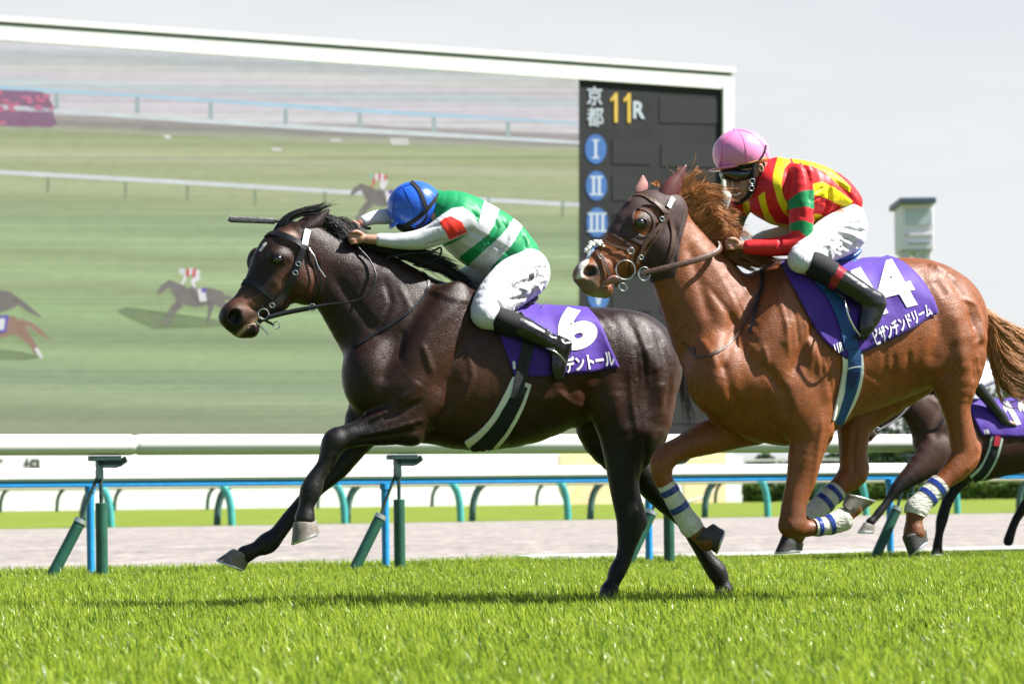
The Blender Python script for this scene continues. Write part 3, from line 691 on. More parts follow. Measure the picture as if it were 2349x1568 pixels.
# ------------------------------------------------------------------ smooth solid builder (signed distance -> one continuous surface)
class Sdf:
    def __init__(s, fr, k=10):
        s.fr = fr; s.prims = []; s.k = k
    def P(s, u, v, lat): return np.array(s.fr.L(u, v, lat))
    def chain(s, st, k=None, b=None, sub=False):
        """st: (u, v, half height px, lat px[, half width px])"""
        full = [(a[0], a[1], a[2], a[3], a[4] if len(a) > 4 else a[2] * (b or 1)) for a in st]
        S_ = []
        nst = len(full)
        for i in range(nst - 1):
            p0, p1, p2, p3 = [np.array(full[min(max(j, 0), nst - 1)], float) for j in (i - 1, i, i + 1, i + 2)]
            for t in (0, 1 / 3, 2 / 3):
                c = .5 * (2 * p1 + (p2 - p0) * t + (2 * p0 - 5 * p1 + 4 * p2 - p3) * t * t + (p3 - p0 + 3 * p1 - 3 * p2) * t ** 3)
                S_.append(c if nst > 2 else p1 + (p2 - p1) * t)
        S_.append(np.array(full[-1], float))
        q = s.fr.px; segs = []
        for A, B in zip(S_[:-1], S_[1:]):
            segs.append((s.P(A[0], A[1], A[3]), s.P(B[0], B[1], B[3]), A[2] * s.fr.sc(A[0]), B[2] * s.fr.sc(B[0]), A[4] * q, B[4] * q))
        s.prims.append(('chain', segs, (s.k if k is None else k) * q, sub))
    def ell(s, u, v, ra, rb, rl, ang=0, lat=0, k=None, sub=False):
        """ellipsoid: ra along ang (degrees, clockwise from picture right), rb across, rl sideways; all px"""
        q = s.fr.px
        s.prims.append(('ell', s.P(u, v, lat), math.radians(-ang), ra * q, rb * q, rl * q, (s.k if k is None else k) * q, sub))
    def cut(s, u, v, ang, lat=0):
        """remove the half space beyond a line through (u,v) whose outward normal points at ang (clockwise from right)"""
        a = math.radians(-ang); s.prims.append(('cut', s.P(u, v, 0), np.array((math.cos(a), 0, math.sin(a)))))
    def build(s, h, smooth=3, shrink=0):
        lo = np.full(3, 1e9); hi = -lo
        for p in s.prims:
            if p[0] == 'chain' and not p[3]:
                for sg in p[1]:
                    r = max(sg[2:6]); lo = np.minimum(lo, np.minimum(sg[0], sg[1]) - r); hi = np.maximum(hi, np.maximum(sg[0], sg[1]) + r)
            elif p[0] == 'ell' and not p[7]:
                r = max(p[3:6]); lo = np.minimum(lo, p[1] - r); hi = np.maximum(hi, p[1] + r)
        lo -= 4 * h; hi += 4 * h
        N = np.ceil((hi - lo) / h).astype(int) + 1
        G = np.full(N, .2, dtype=np.float32)
        ax = [(lo[i] + h * np.arange(N[i])).astype(np.float32) for i in range(3)]
        def box(l, u, m):
            i0 = np.clip(np.floor((l - m - lo) / h).astype(int), 0, N - 1); i1 = np.clip(np.ceil((u + m - lo) / h).astype(int) + 1, 1, N)
            return i0, i1
        for p in s.prims:
            if p[0] == 'cut':
                X = (ax[0] - p[1][0])[:, None, None] * p[2][0] + (ax[2] - p[1][2])[None, None, :] * p[2][2]
                G = np.maximum(G, X.astype(np.float32)); continue
            if p[0] == 'chain':
                _, segs, k, sub = p; m = k + 3 * h
                L_ = np.min([np.minimum(g[0], g[1]) - max(g[2:6]) for g in segs], axis=0); U_ = np.max([np.maximum(g[0], g[1]) + max(g[2:6]) for g in segs], axis=0)
                i0, i1 = box(L_, U_, m); D = np.full(i1 - i0, 9., dtype=np.float32)
                for pa, pb, ha, hb, wa, wb in segs:
                    r = max(ha, hb, wa, wb); j0, j1 = box(np.minimum(pa, pb) - r, np.maximum(pa, pb) + r, m)
                    x, y, z = ax[0][j0[0]:j1[0], None, None], ax[1][None, j0[1]:j1[1], None], ax[2][None, None, j0[2]:j1[2]]
                    ab = pb - pa; L2 = max((ab ** 2).sum(), 1e-9)
                    t = np.clip(((x - pa[0]) * ab[0] + (y - pa[1]) * ab[1] + (z - pa[2]) * ab[2]) / L2, 0, 1)
                    qx = x - pa[0] - t * ab[0]; qy = y - pa[1] - t * ab[1]; qz = z - pa[2] - t * ab[2]
                    a = ha + (hb - ha) * t; b = wa + (wb - wa) * t
                    lin2 = qx * qx + qz * qz; ly2 = qy * qy
                    k0 = np.sqrt(lin2 / a ** 2 + ly2 / b ** 2); k1 = np.sqrt(lin2 / a ** 4 + ly2 / b ** 4) + 1e-6
                    d_ = D[j0[0] - i0[0]:j1[0] - i0[0], j0[1] - i0[1]:j1[1] - i0[1], j0[2] - i0[2]:j1[2] - i0[2]]
                    d_[:] = np.minimum(d_, k0 * (k0 - 1) / k1)
            else:
                _, c, an, ra, rb, rl, k, sub = p; r = max(ra, rb, rl)
                i0, i1 = box(c - r, c + r, k + 3 * h)
                x, y, z = ax[0][i0[0]:i1[0], None, None], ax[1][None, i0[1]:i1[1], None], ax[2][None, None, i0[2]:i1[2]]
                dx, dz = x - c[0], z - c[2]
                e1 = dx * math.cos(an) + dz * math.sin(an); e2 = -dx * math.sin(an) + dz * math.cos(an); e3 = y - c[1]
                k0 = np.sqrt((e1 / ra) ** 2 + (e2 / rb) ** 2 + (e3 / rl) ** 2); k1 = np.sqrt((e1 / ra ** 2) ** 2 + (e2 / rb ** 2) ** 2 + (e3 / rl ** 2) ** 2) + 1e-6
                D = (k0 * (k0 - 1) / k1)
            g = G[i0[0]:i1[0], i0[1]:i1[1], i0[2]:i1[2]]
            if sub:
                hh = np.maximum(k - np.abs(g + D), 0) / k; g[:] = np.maximum(g, -D) + hh * hh * k * .25
            else:
                hh = np.maximum(k - np.abs(g - D), 0) / k; g[:] = np.minimum(g, D) - hh * hh * k * .25
        if shrink: G += shrink
        return surface_nets(G, lo, h, smooth)

def surface_nets(G, lo, h, smooth):
    S = G < 0
    n = np.array(G.shape)
    cnt = np.zeros(n - 1, dtype=np.int8)
    for i in (0, 1):
        for j in (0, 1):
            for k in (0, 1): cnt += S[i:n[0] - 1 + i, j:n[1] - 1 + j, k:n[2] - 1 + k]
    act = np.argwhere((cnt > 0) & (cnt < 8))
    ids = np.full(n - 1, -1, dtype=np.int32); ids[act[:, 0], act[:, 1], act[:, 2]] = np.arange(len(act))
    acc = np.zeros((len(act), 3)); c = np.zeros(len(act))
    cor = [(i, j, k) for i in (0, 1) for j in (0, 1) for k in (0, 1)]
    for a in range(8):
        for b in range(a + 1, 8):
            d = np.array(cor[b]) - np.array(cor[a])
            if np.abs(d).sum() != 1: continue
            va = G[act[:, 0] + cor[a][0], act[:, 1] + cor[a][1], act[:, 2] + cor[a][2]]; vb = G[act[:, 0] + cor[b][0], act[:, 1] + cor[b][1], act[:, 2] + cor[b][2]]
            m = (va < 0) != (vb < 0)
            t = np.where(m, va / np.where(m, va - vb, 1), 0)
            acc += np.where(m[:, None], np.array(cor[a])[None] + t[:, None] * d[None], 0); c += m
    V = lo + h * (act + acc / c[:, None])
    Q = []
    for ax_ in range(3):
        o1, o2 = [(1, 2), (2, 0), (0, 1)][ax_]
        sl0 = [slice(1, -1)] * 3; sl1 = [slice(1, -1)] * 3
        sl0[ax_] = slice(0, -1); sl1[ax_] = slice(1, None)
        A, B = S[tuple(sl0)], S[tuple(sl1)]
        for flip, M in ((False, A & ~B), (True, ~A & B)):
            e = np.argwhere(M); off = np.array([1, 1, 1]); off[ax_] = 0; e = e + off
            def cell(d1, d2):
                q = e.copy(); q[:, o1] -= d1; q[:, o2] -= d2; return ids[q[:, 0], q[:, 1], q[:, 2]]
            q = np.stack([cell(1, 1), cell(0, 1), cell(0, 0), cell(1, 0)], 1)
            if flip: q = q[:, ::-1]
            Q.append(q)
    Q = np.concatenate(Q); Q = Q[(Q >= 0).all(1)]
    E = np.unique(np.sort(np.concatenate([Q[:, [0, 1]], Q[:, [1, 2]], Q[:, [2, 3]], Q[:, [3, 0]]]), 1), axis=0)
    nv = len(V)
    deg = np.bincount(E.ravel(), minlength=nv)[:, None]
    def lap(V_):
        return np.stack([np.bincount(E[:, 0], V_[E[:, 1], i], nv) + np.bincount(E[:, 1], V_[E[:, 0], i], nv) for i in range(3)], 1) / deg
    for _ in range(smooth):
        V = V + .6 * (lap(V) - V); V = V - .45 * (lap(V) - V) * (1 if _ % 2 else 0)
    return V, Q, E

def vnormals(V, Q):
    n = np.cross(V[Q[:, 2]] - V[Q[:, 0]], V[Q[:, 3]] - V[Q[:, 1]])
    N = np.zeros_like(V)
    for k in range(4):
        for i in range(3): N[:, i] += np.bincount(Q[:, k], n[:, i], len(V))
    return N / (np.linalg.norm(N, axis=1)[:, None] + 1e-12)

def poly_dist(U, Vv, pts):
    best = np.full(len(U), 1e9); tt = np.zeros(len(U))
    for i in range(max(len(pts) - 1, 1)):
        a = np.array(pts[i][:2], float); b = np.array(pts[min(i + 1, len(pts) - 1)][:2], float)
        ab = b - a; L = max((ab ** 2).sum(), 1e-9)
        t = np.clip(((U - a[0]) * ab[0] + (Vv - a[1]) * ab[1]) / L, 0, 1)
        d = np.hypot(U - a[0] - t * ab[0], Vv - a[1] - t * ab[1])
        m = d < best; best[m] = d[m]; tt[m] = (i + t[m]) / max(len(pts) - 1, 1)
    return best, tt

def sculpt(V, Q, fr, strokes, both=True):
    """strokes: (points in D px, radius px, depth px (+ out), (lat range))"""
    U, W = fr.uv(V * np.array((1, 0, 1.))[None] + np.array((0, 0, 0.)))
    N = vnormals(V, Q)
    D = np.zeros(len(V))
    for st in strokes:
        pts, r, dep = st[:3]
        lr = st[3] if len(st) > 3 else (-1e9, 1e9)
        d, t = poly_dist(U, W, pts)
        side = np.clip(-N[:, 1] * 1.6, 0, 1) if not both else np.clip(np.abs(N[:, 1]) * 1.6, 0, 1)
        lt = V[:, 1] / fr.px
        if lr[0] > -1e8 or lr[1] < 1e8: side = side * ((lt > lr[0]) & (lt < lr[1]))
        taper = np.clip(np.minimum(t, 1 - t) * 6 + .35, 0, 1) if len(pts) > 1 else 1
        D += np.exp(-(d / r) ** 2 * 1.6) * dep * fr.px * side * taper
    return V + N * D[:, None]

def set_col(o, C, name='Col'):
    C = np.concatenate([C, np.ones((len(C), 1))], 1).astype(np.float32)
    a = o.data.color_attributes.new(name, 'FLOAT_COLOR', 'POINT'); a.data.foreach_set('color', C.ravel())

def sstep(x, a, b):
    t = np.clip((x - a) / (b - a), 0, 1); return t * t * (3 - 2 * t)
def inpoly(U, W, poly):
    c = np.zeros(len(U), bool); n = len(poly)
    for i in range(n):
        x1, y1 = poly[i]; x2, y2 = poly[(i + 1) % n]
        m = ((y1 > W) != (y2 > W)) & (U < (x2 - x1) * (W - y1) / ((y2 - y1) or 1e-9) + x1)
        c ^= m
    return c
def bvh_of(V, Q): return BVHTree.FromPolygons([tuple(v) for v in V], [tuple(q) for q in Q.tolist()])

def surf(fr, bvh, u, v, last=None, near=True, latref=0):
    """first surface point met looking straight sideways at picture point u,v"""
    sgn = 1 if near else -1
    if not near:
        p = fr.L(u, v, 0); h = bvh.ray_cast(Vector((p.x, -3 * sgn, p.z)), Vector((0, sgn, 0)))
    else:
        for lat in ([last[0].y] if last else []) + [-.2, -.1, -.27, 0.]:
            for _ in range(4):       # refine parallax
                p = fr.L(u, v, lat / fr.px)
                h = bvh.ray_cast(Vector((p.x, -3 * sgn, p.z)), Vector((0, sgn, 0)))
                if h[0] is None: break
                lat = h[0].y
            if h[0] is not None: break
        if h[0] is None and last: p = fr.L(u, v, last[0].y / fr.px)
    if h[0] is None:
        q = Vector((p.x, (last[0].y if last else -.05 * sgn), p.z))
        n = bvh.find_nearest(q); return (n[0], n[1])
    return (h[0], h[1])

def strap(name, fr, bvh, path, width, mat_, parent, off=.003, thick=.003, n=None, nw=3, near=True, smooth_y=2, latfix=None):
    """flat band lying on a surface along a picture path"""
    L = sum(math.dist(path[i][:2], path[i + 1][:2]) for i in range(len(path) - 1))
    n = n or max(6, int(L / 6))
    P = catmull([(p[0], p[1], p[2] if len(p) > 2 else width) for p in path], n)
    rows = []; last = None
    for i, p in enumerate(P):
        a, b = P[max(i - 1, 0)], P[min(i + 1, n - 1)]
        t = Vector((b.x - a.x, b.y - a.y)).normalized(); m_ = Vector((-t.y, t.x))
        row = []
        for k in range(nw):
            s_ = (k / (nw - 1) - .5) * p.z
            q = surf(fr, bvh, p.x + m_.x * s_, p.y + m_.y * s_, last, near); last = q
            row.append(q)
        rows.append(row)
    Y = np.array([[q[0] for q in r] for r in rows]); Nn = np.array([[q[1] for q in r] for r in rows])
    for _ in range(smooth_y):
        Y[1:-1] = (Y[:-2] + Y[1:-1] * 2 + Y[2:]) / 4
    Nn[..., 1] = np.where(near, np.minimum(Nn[..., 1], -.15), np.maximum(Nn[..., 1], .15)); Nn /= np.linalg.norm(Nn, axis=2)[..., None]
    Y = Y + Nn * off
    A = Y.reshape(-1, 3); B = (Y + Nn * thick).reshape(-1, 3)
    V = np.concatenate([A, B]); m0 = len(A); Fc = []
    for i in range(n - 1):
        for k in range(nw - 1):
            q = (i * nw + k, i * nw + k + 1, (i + 1) * nw + k + 1, (i + 1) * nw + k)
            Fc.append(q); Fc.append(tuple(x + m0 for x in reversed(q)))
    def wall_(a, b): Fc.append((a, a + m0, b + m0, b))
    for i in range(n - 1):
        wall_((i + 1) * nw, i * nw); wall_(i * nw + nw - 1, (i + 1) * nw + nw - 1)
    for k in range(nw - 1):
        wall_(k, k + 1); wall_((n - 1) * nw + k + 1, (n - 1) * nw + k)
    o = new_mesh(name, V, Fc, mat_, parent, True)
    bm = bmesh.new(); bm.from_mesh(o.data); bmesh.ops.recalc_face_normals(bm, faces=bm.faces); bm.to_mesh(o.data); bm.free()
    m = o.modifiers.new('e', 'EDGE_SPLIT'); m.split_angle = math.radians(50)
    return o

def tube_px(name, fr, pts, r, mat_, parent, n=24, flat=None, sides=10, rr=None):
    """pts (u,v,lat px); r px or (r1,r2) px"""
    P = catmull([fr.L(*p) for p in pts], n)
    q = fr.px
    R = (r * q if not hasattr(r, '__len__') else (r[0] * q, r[1] * q))
    if rr: R = [x * q for x in np.interp(np.linspace(0, 1, n), np.linspace(0, 1, len(rr)), rr)]
    else: R = [R] * n
    m = MB(); m.tube(P, R, sides, flat=flat)
    return m.build(name, mat_, parent, smooth=True)

def ring_px(name, fr, u, v, lat, R, r, mat_, parent, sq=1.0, ang=0, tilt=0, n=28):
    """metal ring facing the viewer"""
    P = []
    a0 = math.radians(ang)
    for i in range(n + 1):
        a = 2 * math.pi * i / n
        x, y = math.cos(a) * R, math.sin(a) * R * sq
        P.append(fr.L(u + x * math.cos(a0) - y * math.sin(a0), v + x * math.sin(a0) + y * math.cos(a0), lat + tilt * math.cos(a) * R))
    m = MB(); m.tube(P, r * fr.px, 8); return m.build(name, mat_, parent, smooth=True)

def hair(name, fr, guides, n, mat_, parent, seed=1, width=1.3, spread=8, tipspread=22, seg=9, cols=((.01, .01, .01), (.03, .025, .02)), lenj=(.55, 1.05), curl=0, latspread=6, lock=.8):
    """strands following interpolated guide curves; guide = list of (u,v,lat)"""
    g = np.random.default_rng(seed)
    G = np.array([[tuple(fr.L(*p)) for p in catmull_t(gd, seg)] for gd in guides])     # (ng, seg, 3)
    ng = len(G); q = fr.px
    nc = max(3, int(n / (26 if lock > .5 else 10))); cl = g.integers(0, nc, n)
    t = np.clip(g.uniform(0, ng - 1, nc)[cl] + g.normal(0, .10 + .25 * (1 - lock), n), 0, ng - 1); i = np.minimum(t.astype(int), ng - 2); f = (t - i)[:, None, None]
    S = G[i] * (1 - f) + G[i + 1] * f
    cofs = g.normal(size=(nc, 3)) * np.array((1, .5, 1)); iofs = g.normal(size=(n, 3))
    k = np.linspace(0, 1, seg)[None, :, None]
    sc_ = np.array((1, latspread / max(spread, 1e-3), 1))[None, None]
    S = S + cofs[cl][:, None] * .9 * tipspread * q * k ** 1.5 + g.normal(size=(nc, 3))[cl][:, None] * spread * q * sc_ * .45
    S = S + iofs[:, None] * sc_ * q * (spread * .32 * (1 - (.25 + .5 * lock) * k) + tipspread * (.10 + .2 * (1 - lock)) * k ** 2)
    ph = g.uniform(0, 6.28, (nc, 1, 1))[cl]
    S = S + np.sin(k * 6 + ph) * curl * q * k * g.normal(size=(nc, 1, 3))[cl]
    fly = (g.random(n) < .05)[:, None, None]; S = S + fly * g.normal(size=(n, 1, 3)) * tipspread * .9 * q * k ** 1.5
    ln = np.clip(g.uniform(lenj[0], lenj[1], nc)[cl] * g.uniform(.8, 1.08, n), .2, 1.15)
    # shorten by resampling
    idx = np.clip(np.linspace(0, 1, seg)[None] * ln[:, None] * (seg - 1), 0, seg - 1.001); i0 = idx.astype(int); fr_ = (idx - i0)[..., None]
    ar = np.arange(n)[:, None]; S = S[ar, i0] * (1 - fr_) + S[ar, np.minimum(i0 + 1, seg - 1)] * fr_
    T = np.gradient(S, axis=1); T /= np.linalg.norm(T, axis=2)[..., None] + 1e-9
    A = np.cross(T, np.array((0, 1., 0))[None, None]); A /= np.linalg.norm(A, axis=2)[..., None] + 1e-9; B = np.cross(T, A)
    wr = (width * q * g.uniform(.5, 1.2, n))[:, None, None] * (1 - .85 * np.linspace(0, 1, seg) ** 1.5)[None, :, None]
    rings = [S + (A * math.cos(a) + B * math.sin(a) * .8) * wr for a in (0.3, 2.4, 4.5)]
    V = np.stack(rings, 2).reshape(-1, 3)     # n, seg, 3ring
    b = (np.arange(n) * seg * 3)[:, None, None, None]; sgi = (np.arange(seg - 1) * 3)[None, :, None, None]
    quad = np.array([[r, (r + 1) % 3, (r + 1) % 3 + 3, r + 3] for r in range(3)])[None, None]
    Fq_ = (b + sgi + quad).reshape(-1, 4)
    o = new_mesh(name, V, Fq_, mat_, parent, True)
    c0_, c1__ = np.array(cols[0]), np.array(cols[1]); tt = g.random((n, 1)) * .7 + g.random((nc, 1))[cl] * .3
    set_col(o, np.repeat(c0_ * (1 - tt) + c1__ * tt, seg * 3, axis=0)); return o
def catmull_t(gd, n):
    return [tuple(p) for p in catmull([Vector(p) for p in gd], n)]

def cloth_sheet(name, fr, bvh, edges, mat_, parent, off=.010, nu=36, nv=22, far=True, thick=.004, ripple=.0, seed=0, smooth=3):
    """saddle cloth: edges = (front polyline top->bottom, back polyline top->bottom); wraps over the back when far"""
    Fp = catmull([(p[0], p[1], 0) for p in edges[0]], nv); Bp = catmull([(p[0], p[1], 0) for p in edges[1]], nv)
    mid = edges[2] if len(edges) > 2 else None       # sag of bottom hem at mid, px
    grid = np.zeros((nu, nv, 3)); gn = np.zeros((nu, nv, 3))
    for i in range(nu):
        t = i / (nu - 1); last = None
        for j in range(nv - 1, -1, -1):
            a, b = Fp[j], Bp[j]
            u = a.x + (b.x - a.x) * t; v = a.y + (b.y - a.y) * t
            if mid: v += (mid[0] * (1 - j / (nv - 1)) + mid[1] * (j / (nv - 1))) * 4 * t * (1 - t)
            q = surf(fr, bvh, u, v, last); last = q
            grid[i, j] = q[0]; gn[i, j] = q[1]
    for _ in range(smooth):
        y = grid[..., 1].copy(); y[1:-1, 1:-1] = (y[:-2, 1:-1] + y[2:, 1:-1] + y[1:-1, :-2] + y[1:-1, 2:] + 2 * y[1:-1, 1:-1]) / 6; grid[..., 1] = y
    n_ = gn / (np.linalg.norm(gn, axis=2)[..., None] + 1e-9)
    rg = np.random.default_rng(seed)
    ii, jj = np.meshgrid(np.linspace(0, 1, nu), np.linspace(0, 1, nv), indexing='ij')
    rip = 0
    for _ in range(5):
        a = rg.uniform(3, 11); b = rg.uniform(-7, 7); rip = rip + np.sin(ii * a * 2 + jj * b + rg.uniform(0, 6.3))
    grid = grid + n_ * (off + ripple * rip[..., None] * (.3 + jj[..., None]))
    near = grid[:, ::-1]               # bottom -> top
    if far:
        top = grid[:, 0].copy()
        fl = grid.copy(); fl[..., 1] *= -1
        top2 = top.copy(); top2[:, 1] = 0; top2[:, 2] += .006
        full = np.concatenate([near, top2[:, None], fl], 1)
    else: full = near
    nu_, nv_ = full.shape[:2]
    Fc = np.array([(i * nv_ + j, (i + 1) * nv_ + j, (i + 1) * nv_ + j + 1, i * nv_ + j + 1) for i in range(nu_ - 1) for j in range(nv_ - 1)])
    o = new_mesh(name, full.reshape(-1, 3), Fc, mat_, parent, True)
    m = o.modifiers.new('s', 'SOLIDIFY'); m.thickness = thick; m.offset = 0
    bb = BVHTree.FromPolygons([tuple(v) for v in full.reshape(-1, 3)], [tuple(f) for f in Fc.tolist()])
    return o, bb

def text_on(name, body, fr, bvh, corners, mat_, parent, off=.006, bold=.04, cut=None, poly=None):
    """lettering laid on a surface; corners = picture points (top-left, top-right, bottom-right, bottom-left) of its box"""
    if poly is None:
        bm = text_mesh(body, 1, bold, 6)
    else:
        bm = bmesh.new()
        for pl in poly:
            f = bm.faces.new([bm.verts.new((x, y, 0)) for x, y in pl])
        bmesh.ops.triangulate(bm, faces=bm.faces[:])
    if poly is None: xs = [v.co.x for v in bm.verts]; ys = [v.co.y for v in bm.verts]; x0, x1, y0, y1 = min(xs), max(xs), min(ys), max(ys)
    else: x0, x1, y0, y1 = 0, 1, 0, 1
    bmesh.ops.triangulate(bm, faces=bm.faces[:])
    for _ in range(9):
        L = (y1 - y0) * .09 if poly is None else .06
        es = [e for e in bm.edges if e.calc_length() > L]
        if not es or len(bm.verts) > 30000: break
        bmesh.ops.subdivide_edges(bm, edges=es, cuts=1); bmesh.ops.triangulate(bm, faces=bm.faces[:])
    TL, TR, BR, BL = [Vector(c) for c in corners]
    last = None; kill = []
    for v in bm.verts:
        a = (v.co.x - x0) / (x1 - x0); b = 1 - (v.co.y - y0) / (y1 - y0)
        p = (TL * (1 - a) + TR * a) * (1 - b) + (BL * (1 - a) + BR * a) * b
        q = surf(fr, bvh, p.x, p.y, last); last = q
        nn = q[1] if q[1].y < 0 else -q[1]
        v.co = q[0] + nn * off
    me = bpy.data.meshes.new(name); bm.to_mesh(me); bm.free(); me.materials.append(mat_)
    o = bpy.data.objects.new(name, me); COL.objects.link(o); o.parent = parent
    return o

def hoof(fr, pts, lat, wpx, parent, mat_, shoe_mat, sole, name='hoof'):
    """pts: picture outline of the hoof wall: [coronet front, coronet heel, sole heel, sole toe]; sole drawn as a shoe"""
    cf, ch, sh, st = [Vector((p[0], p[1])) for p in pts]
    def ringp(a, b, w, n=24, frac=1.0, extra=(0, 0)):
        c = (a + b) / 2; d = (b - a) / 2
        out = []
        for i in range(n):
            t = 2 * math.pi * i / n
            cx = math.cos(t); sy = math.sin(t)
            ww = w * (1.0 if cx < 0 else 1 - .18 * cx)
            sgn = math.copysign(abs(cx) ** .85, cx)
            p = c + d * sgn * frac
            out.append(fr.L(p.x + extra[0], p.y + extra[1], lat + ww * sy * frac))
        return out
    rings = []
    for t, bul in ((0, .96), (.12, 1.04), (.5, 1.0), (.9, 1.0), (1, 1.0)):
        a = cf.lerp(st, t); b = ch.lerp(sh, t)
        rings.append(ringp(a, b, wpx * (.80 + .20 * t) * bul, frac=bul))
    n = 24; V = [p for r in rings for p in r]; Fc = []
    for i in range(len(rings) - 1):
        for k in range(n): Fc.append((i * n + k, i * n + (k + 1) % n, (i + 1) * n + (k + 1) % n, (i + 1) * n + k))
    Fc.append(tuple(range(n))); Fc.append(tuple((len(rings) - 1) * n + k for k in range(n - 1, -1, -1)))
    mb_ = MB(); mb_.add(V, Fc); o = mb_.build(name, mat_, parent, smooth=True)
    nd = Vector(((st - cf).x + (sh - ch).x, (st - cf).y + (sh - ch).y)).normalized() * 2.2
    c = (st + sh) / 2
    P = []
    for i in range(21):
        t = math.pi * (.16 + 1.68 * i / 20)
        p = c + (sh - st) / 2 * math.cos(t) * .96
        P.append(fr.L(p.x + nd.x * .5, p.y + nd.y * .5, lat + wpx * .93 * math.sin(t)))
    mb_ = MB(); mb_.tube(P, [(3.4 * fr.px, 2.0 * fr.px)] * 21, 8); mb_.build('shoe', shoe_mat, o, smooth=True)
    return o

def ear(fr, name, base_a, base_b, tip, lat, wpx, mat_, mat_in, parent, open_near=True, bulge=.5):
    """cupped ear: a leaf-shaped shell from two base points to the tip"""
    A, B, T = Vector(base_a), Vector(base_b), Vector(tip)
    nL, nW = 14, 10; V = []
    for i in range(nL):
        t = i / (nL - 1)
        wd = (1 - t ** 2.2) * (1 + .18 * math.sin(math.pi * min(t * 1.5, 1)))
        c = ((A + B) / 2).lerp(T, t); hw = (B - A) / 2 * wd * (1 if t < .98 else .05)
        for k in range(nW):
            s_ = k / (nW - 1) * 2 - 1
            y = lat - wpx * (1 - s_ * s_ * .9) * wd * (1 if not open_near else .75) + (0 if not open_near else wpx * .6)
            p = c + hw * s_
            V.append(fr.L(p.x, p.y, y))
    Fc = [(i * nW + k, (i + 1) * nW + k, (i + 1) * nW + k + 1, i * nW + k + 1) for i in range(nL - 1) for k in range(nW - 1)]
    o = new_mesh(name, [tuple(v) for v in V], Fc, mat_, parent, True)
    m = o.modifiers.new('s', 'SOLIDIFY'); m.thickness = .008; m.offset = 0
    m2 = o.modifiers.new('ss', 'SUBSURF'); m2.levels = 1; m2.render_levels = 1
    return o
# ------------------------------------------------------------------ materials for animals and tack
def coat_mat(name, rough=.40, spec=.55, sheen=.0):
    return mat(name, rough=rough, spec=spec, attr='Col', sheen=sheen,
               noise=[(5, .14), (40, .16, (1, 1, 1))],
               bump=[(5, .30, (1, 1, 1.3), 4, .012, 'r'), (30, .22, (1, 1, 1), 3, .005), (95, .5, (1, 1, 2.2), 3, .004), (300, .5, (1, 1, 2.4), 2, .002)], rvar=(26, .10))
m_bay = coat_mat('dark bay coat', .37, .32); m_ches = coat_mat('chestnut coat', .42, .42); m_bay3 = coat_mat('brown coat', .52, .22)
m_hoof = mat('hoof horn', (.17, .15, .125), .5, .4, noise=[(14, .3), (60, .2)], bump=(80, .25, (1, 1, 6)))
m_hoofd = mat('dark hoof horn', (.035, .034, .034), .45, .4, noise=(14, .35), bump=(80, .25, (1, 1, 6)))
m_shoe = mat('horseshoe metal', (.62, .64, .65), .32, .5, metal=.9)
m_eye = mat('eye', (.006, .004, .003), .06, .8, coat=1)
m_lid = mat('eye rim', (.012, .009, .008), .4)
m_black = mat('black leather', (.011, .011, .012), .36, .5, noise=(60, .3), bump=(160, .2))
m_brown = mat('brown leather', (.085, .042, .026), .42, .5, noise=(50, .3), bump=(160, .25))
m_metal = mat('bit metal', (.72, .73, .74), .18, .5, metal=1)
m_hairb = mat('black hair', rough=.36, spec=.6, attr='Col'); m_hairc = mat('chestnut hair', rough=.45, spec=.45, attr='Col', trans=.15)
m_purple = mat('purple cloth', (.062, .019, .27), .62, .3, noise=(7, .12), bump=[(5, .5, (1, 1, 1), 3, .03), (260, .35, (1, 1, 1), 2, .002)], sheen=.2)
m_num = mat('white print', (.85, .85, .85), .6, .3)
m_fleece = mat('white padding', (.84, .84, .78), .7, .3, noise=(12, .1), bump=(60, .2))
m_gauze = mat('white bandage', (.56, .55, .48), .85, .2, noise=[(9, .16), (40, .12)], bump=[(30, .8, (1, 1, 3), 3, .01)])
m_gauze_d = mat('dusty bandage', (.52, .50, .40), .85, .2, noise=[(9, .25), (40, .2)], bump=[(30, .8, (1, 1, 3), 3, .01)])
m_tape = mat('blue tape', (.02, .045, .25), .3, .5, noise=(20, .2))
m_hood = mat('brown mesh hood', (.052, .028, .024), .62, .35, noise=[(60, .2)], bump=[(7, .5, (1, 1, 1), 3, .012), (300, .6, (1, 1, 1), 1, .002)])
m_earp = mat('ear cover leather', (.12, .035, .032), .38, .5, noise=(20, .15))
m_earpink = mat('ear inside', (.42, .2, .18), .6)

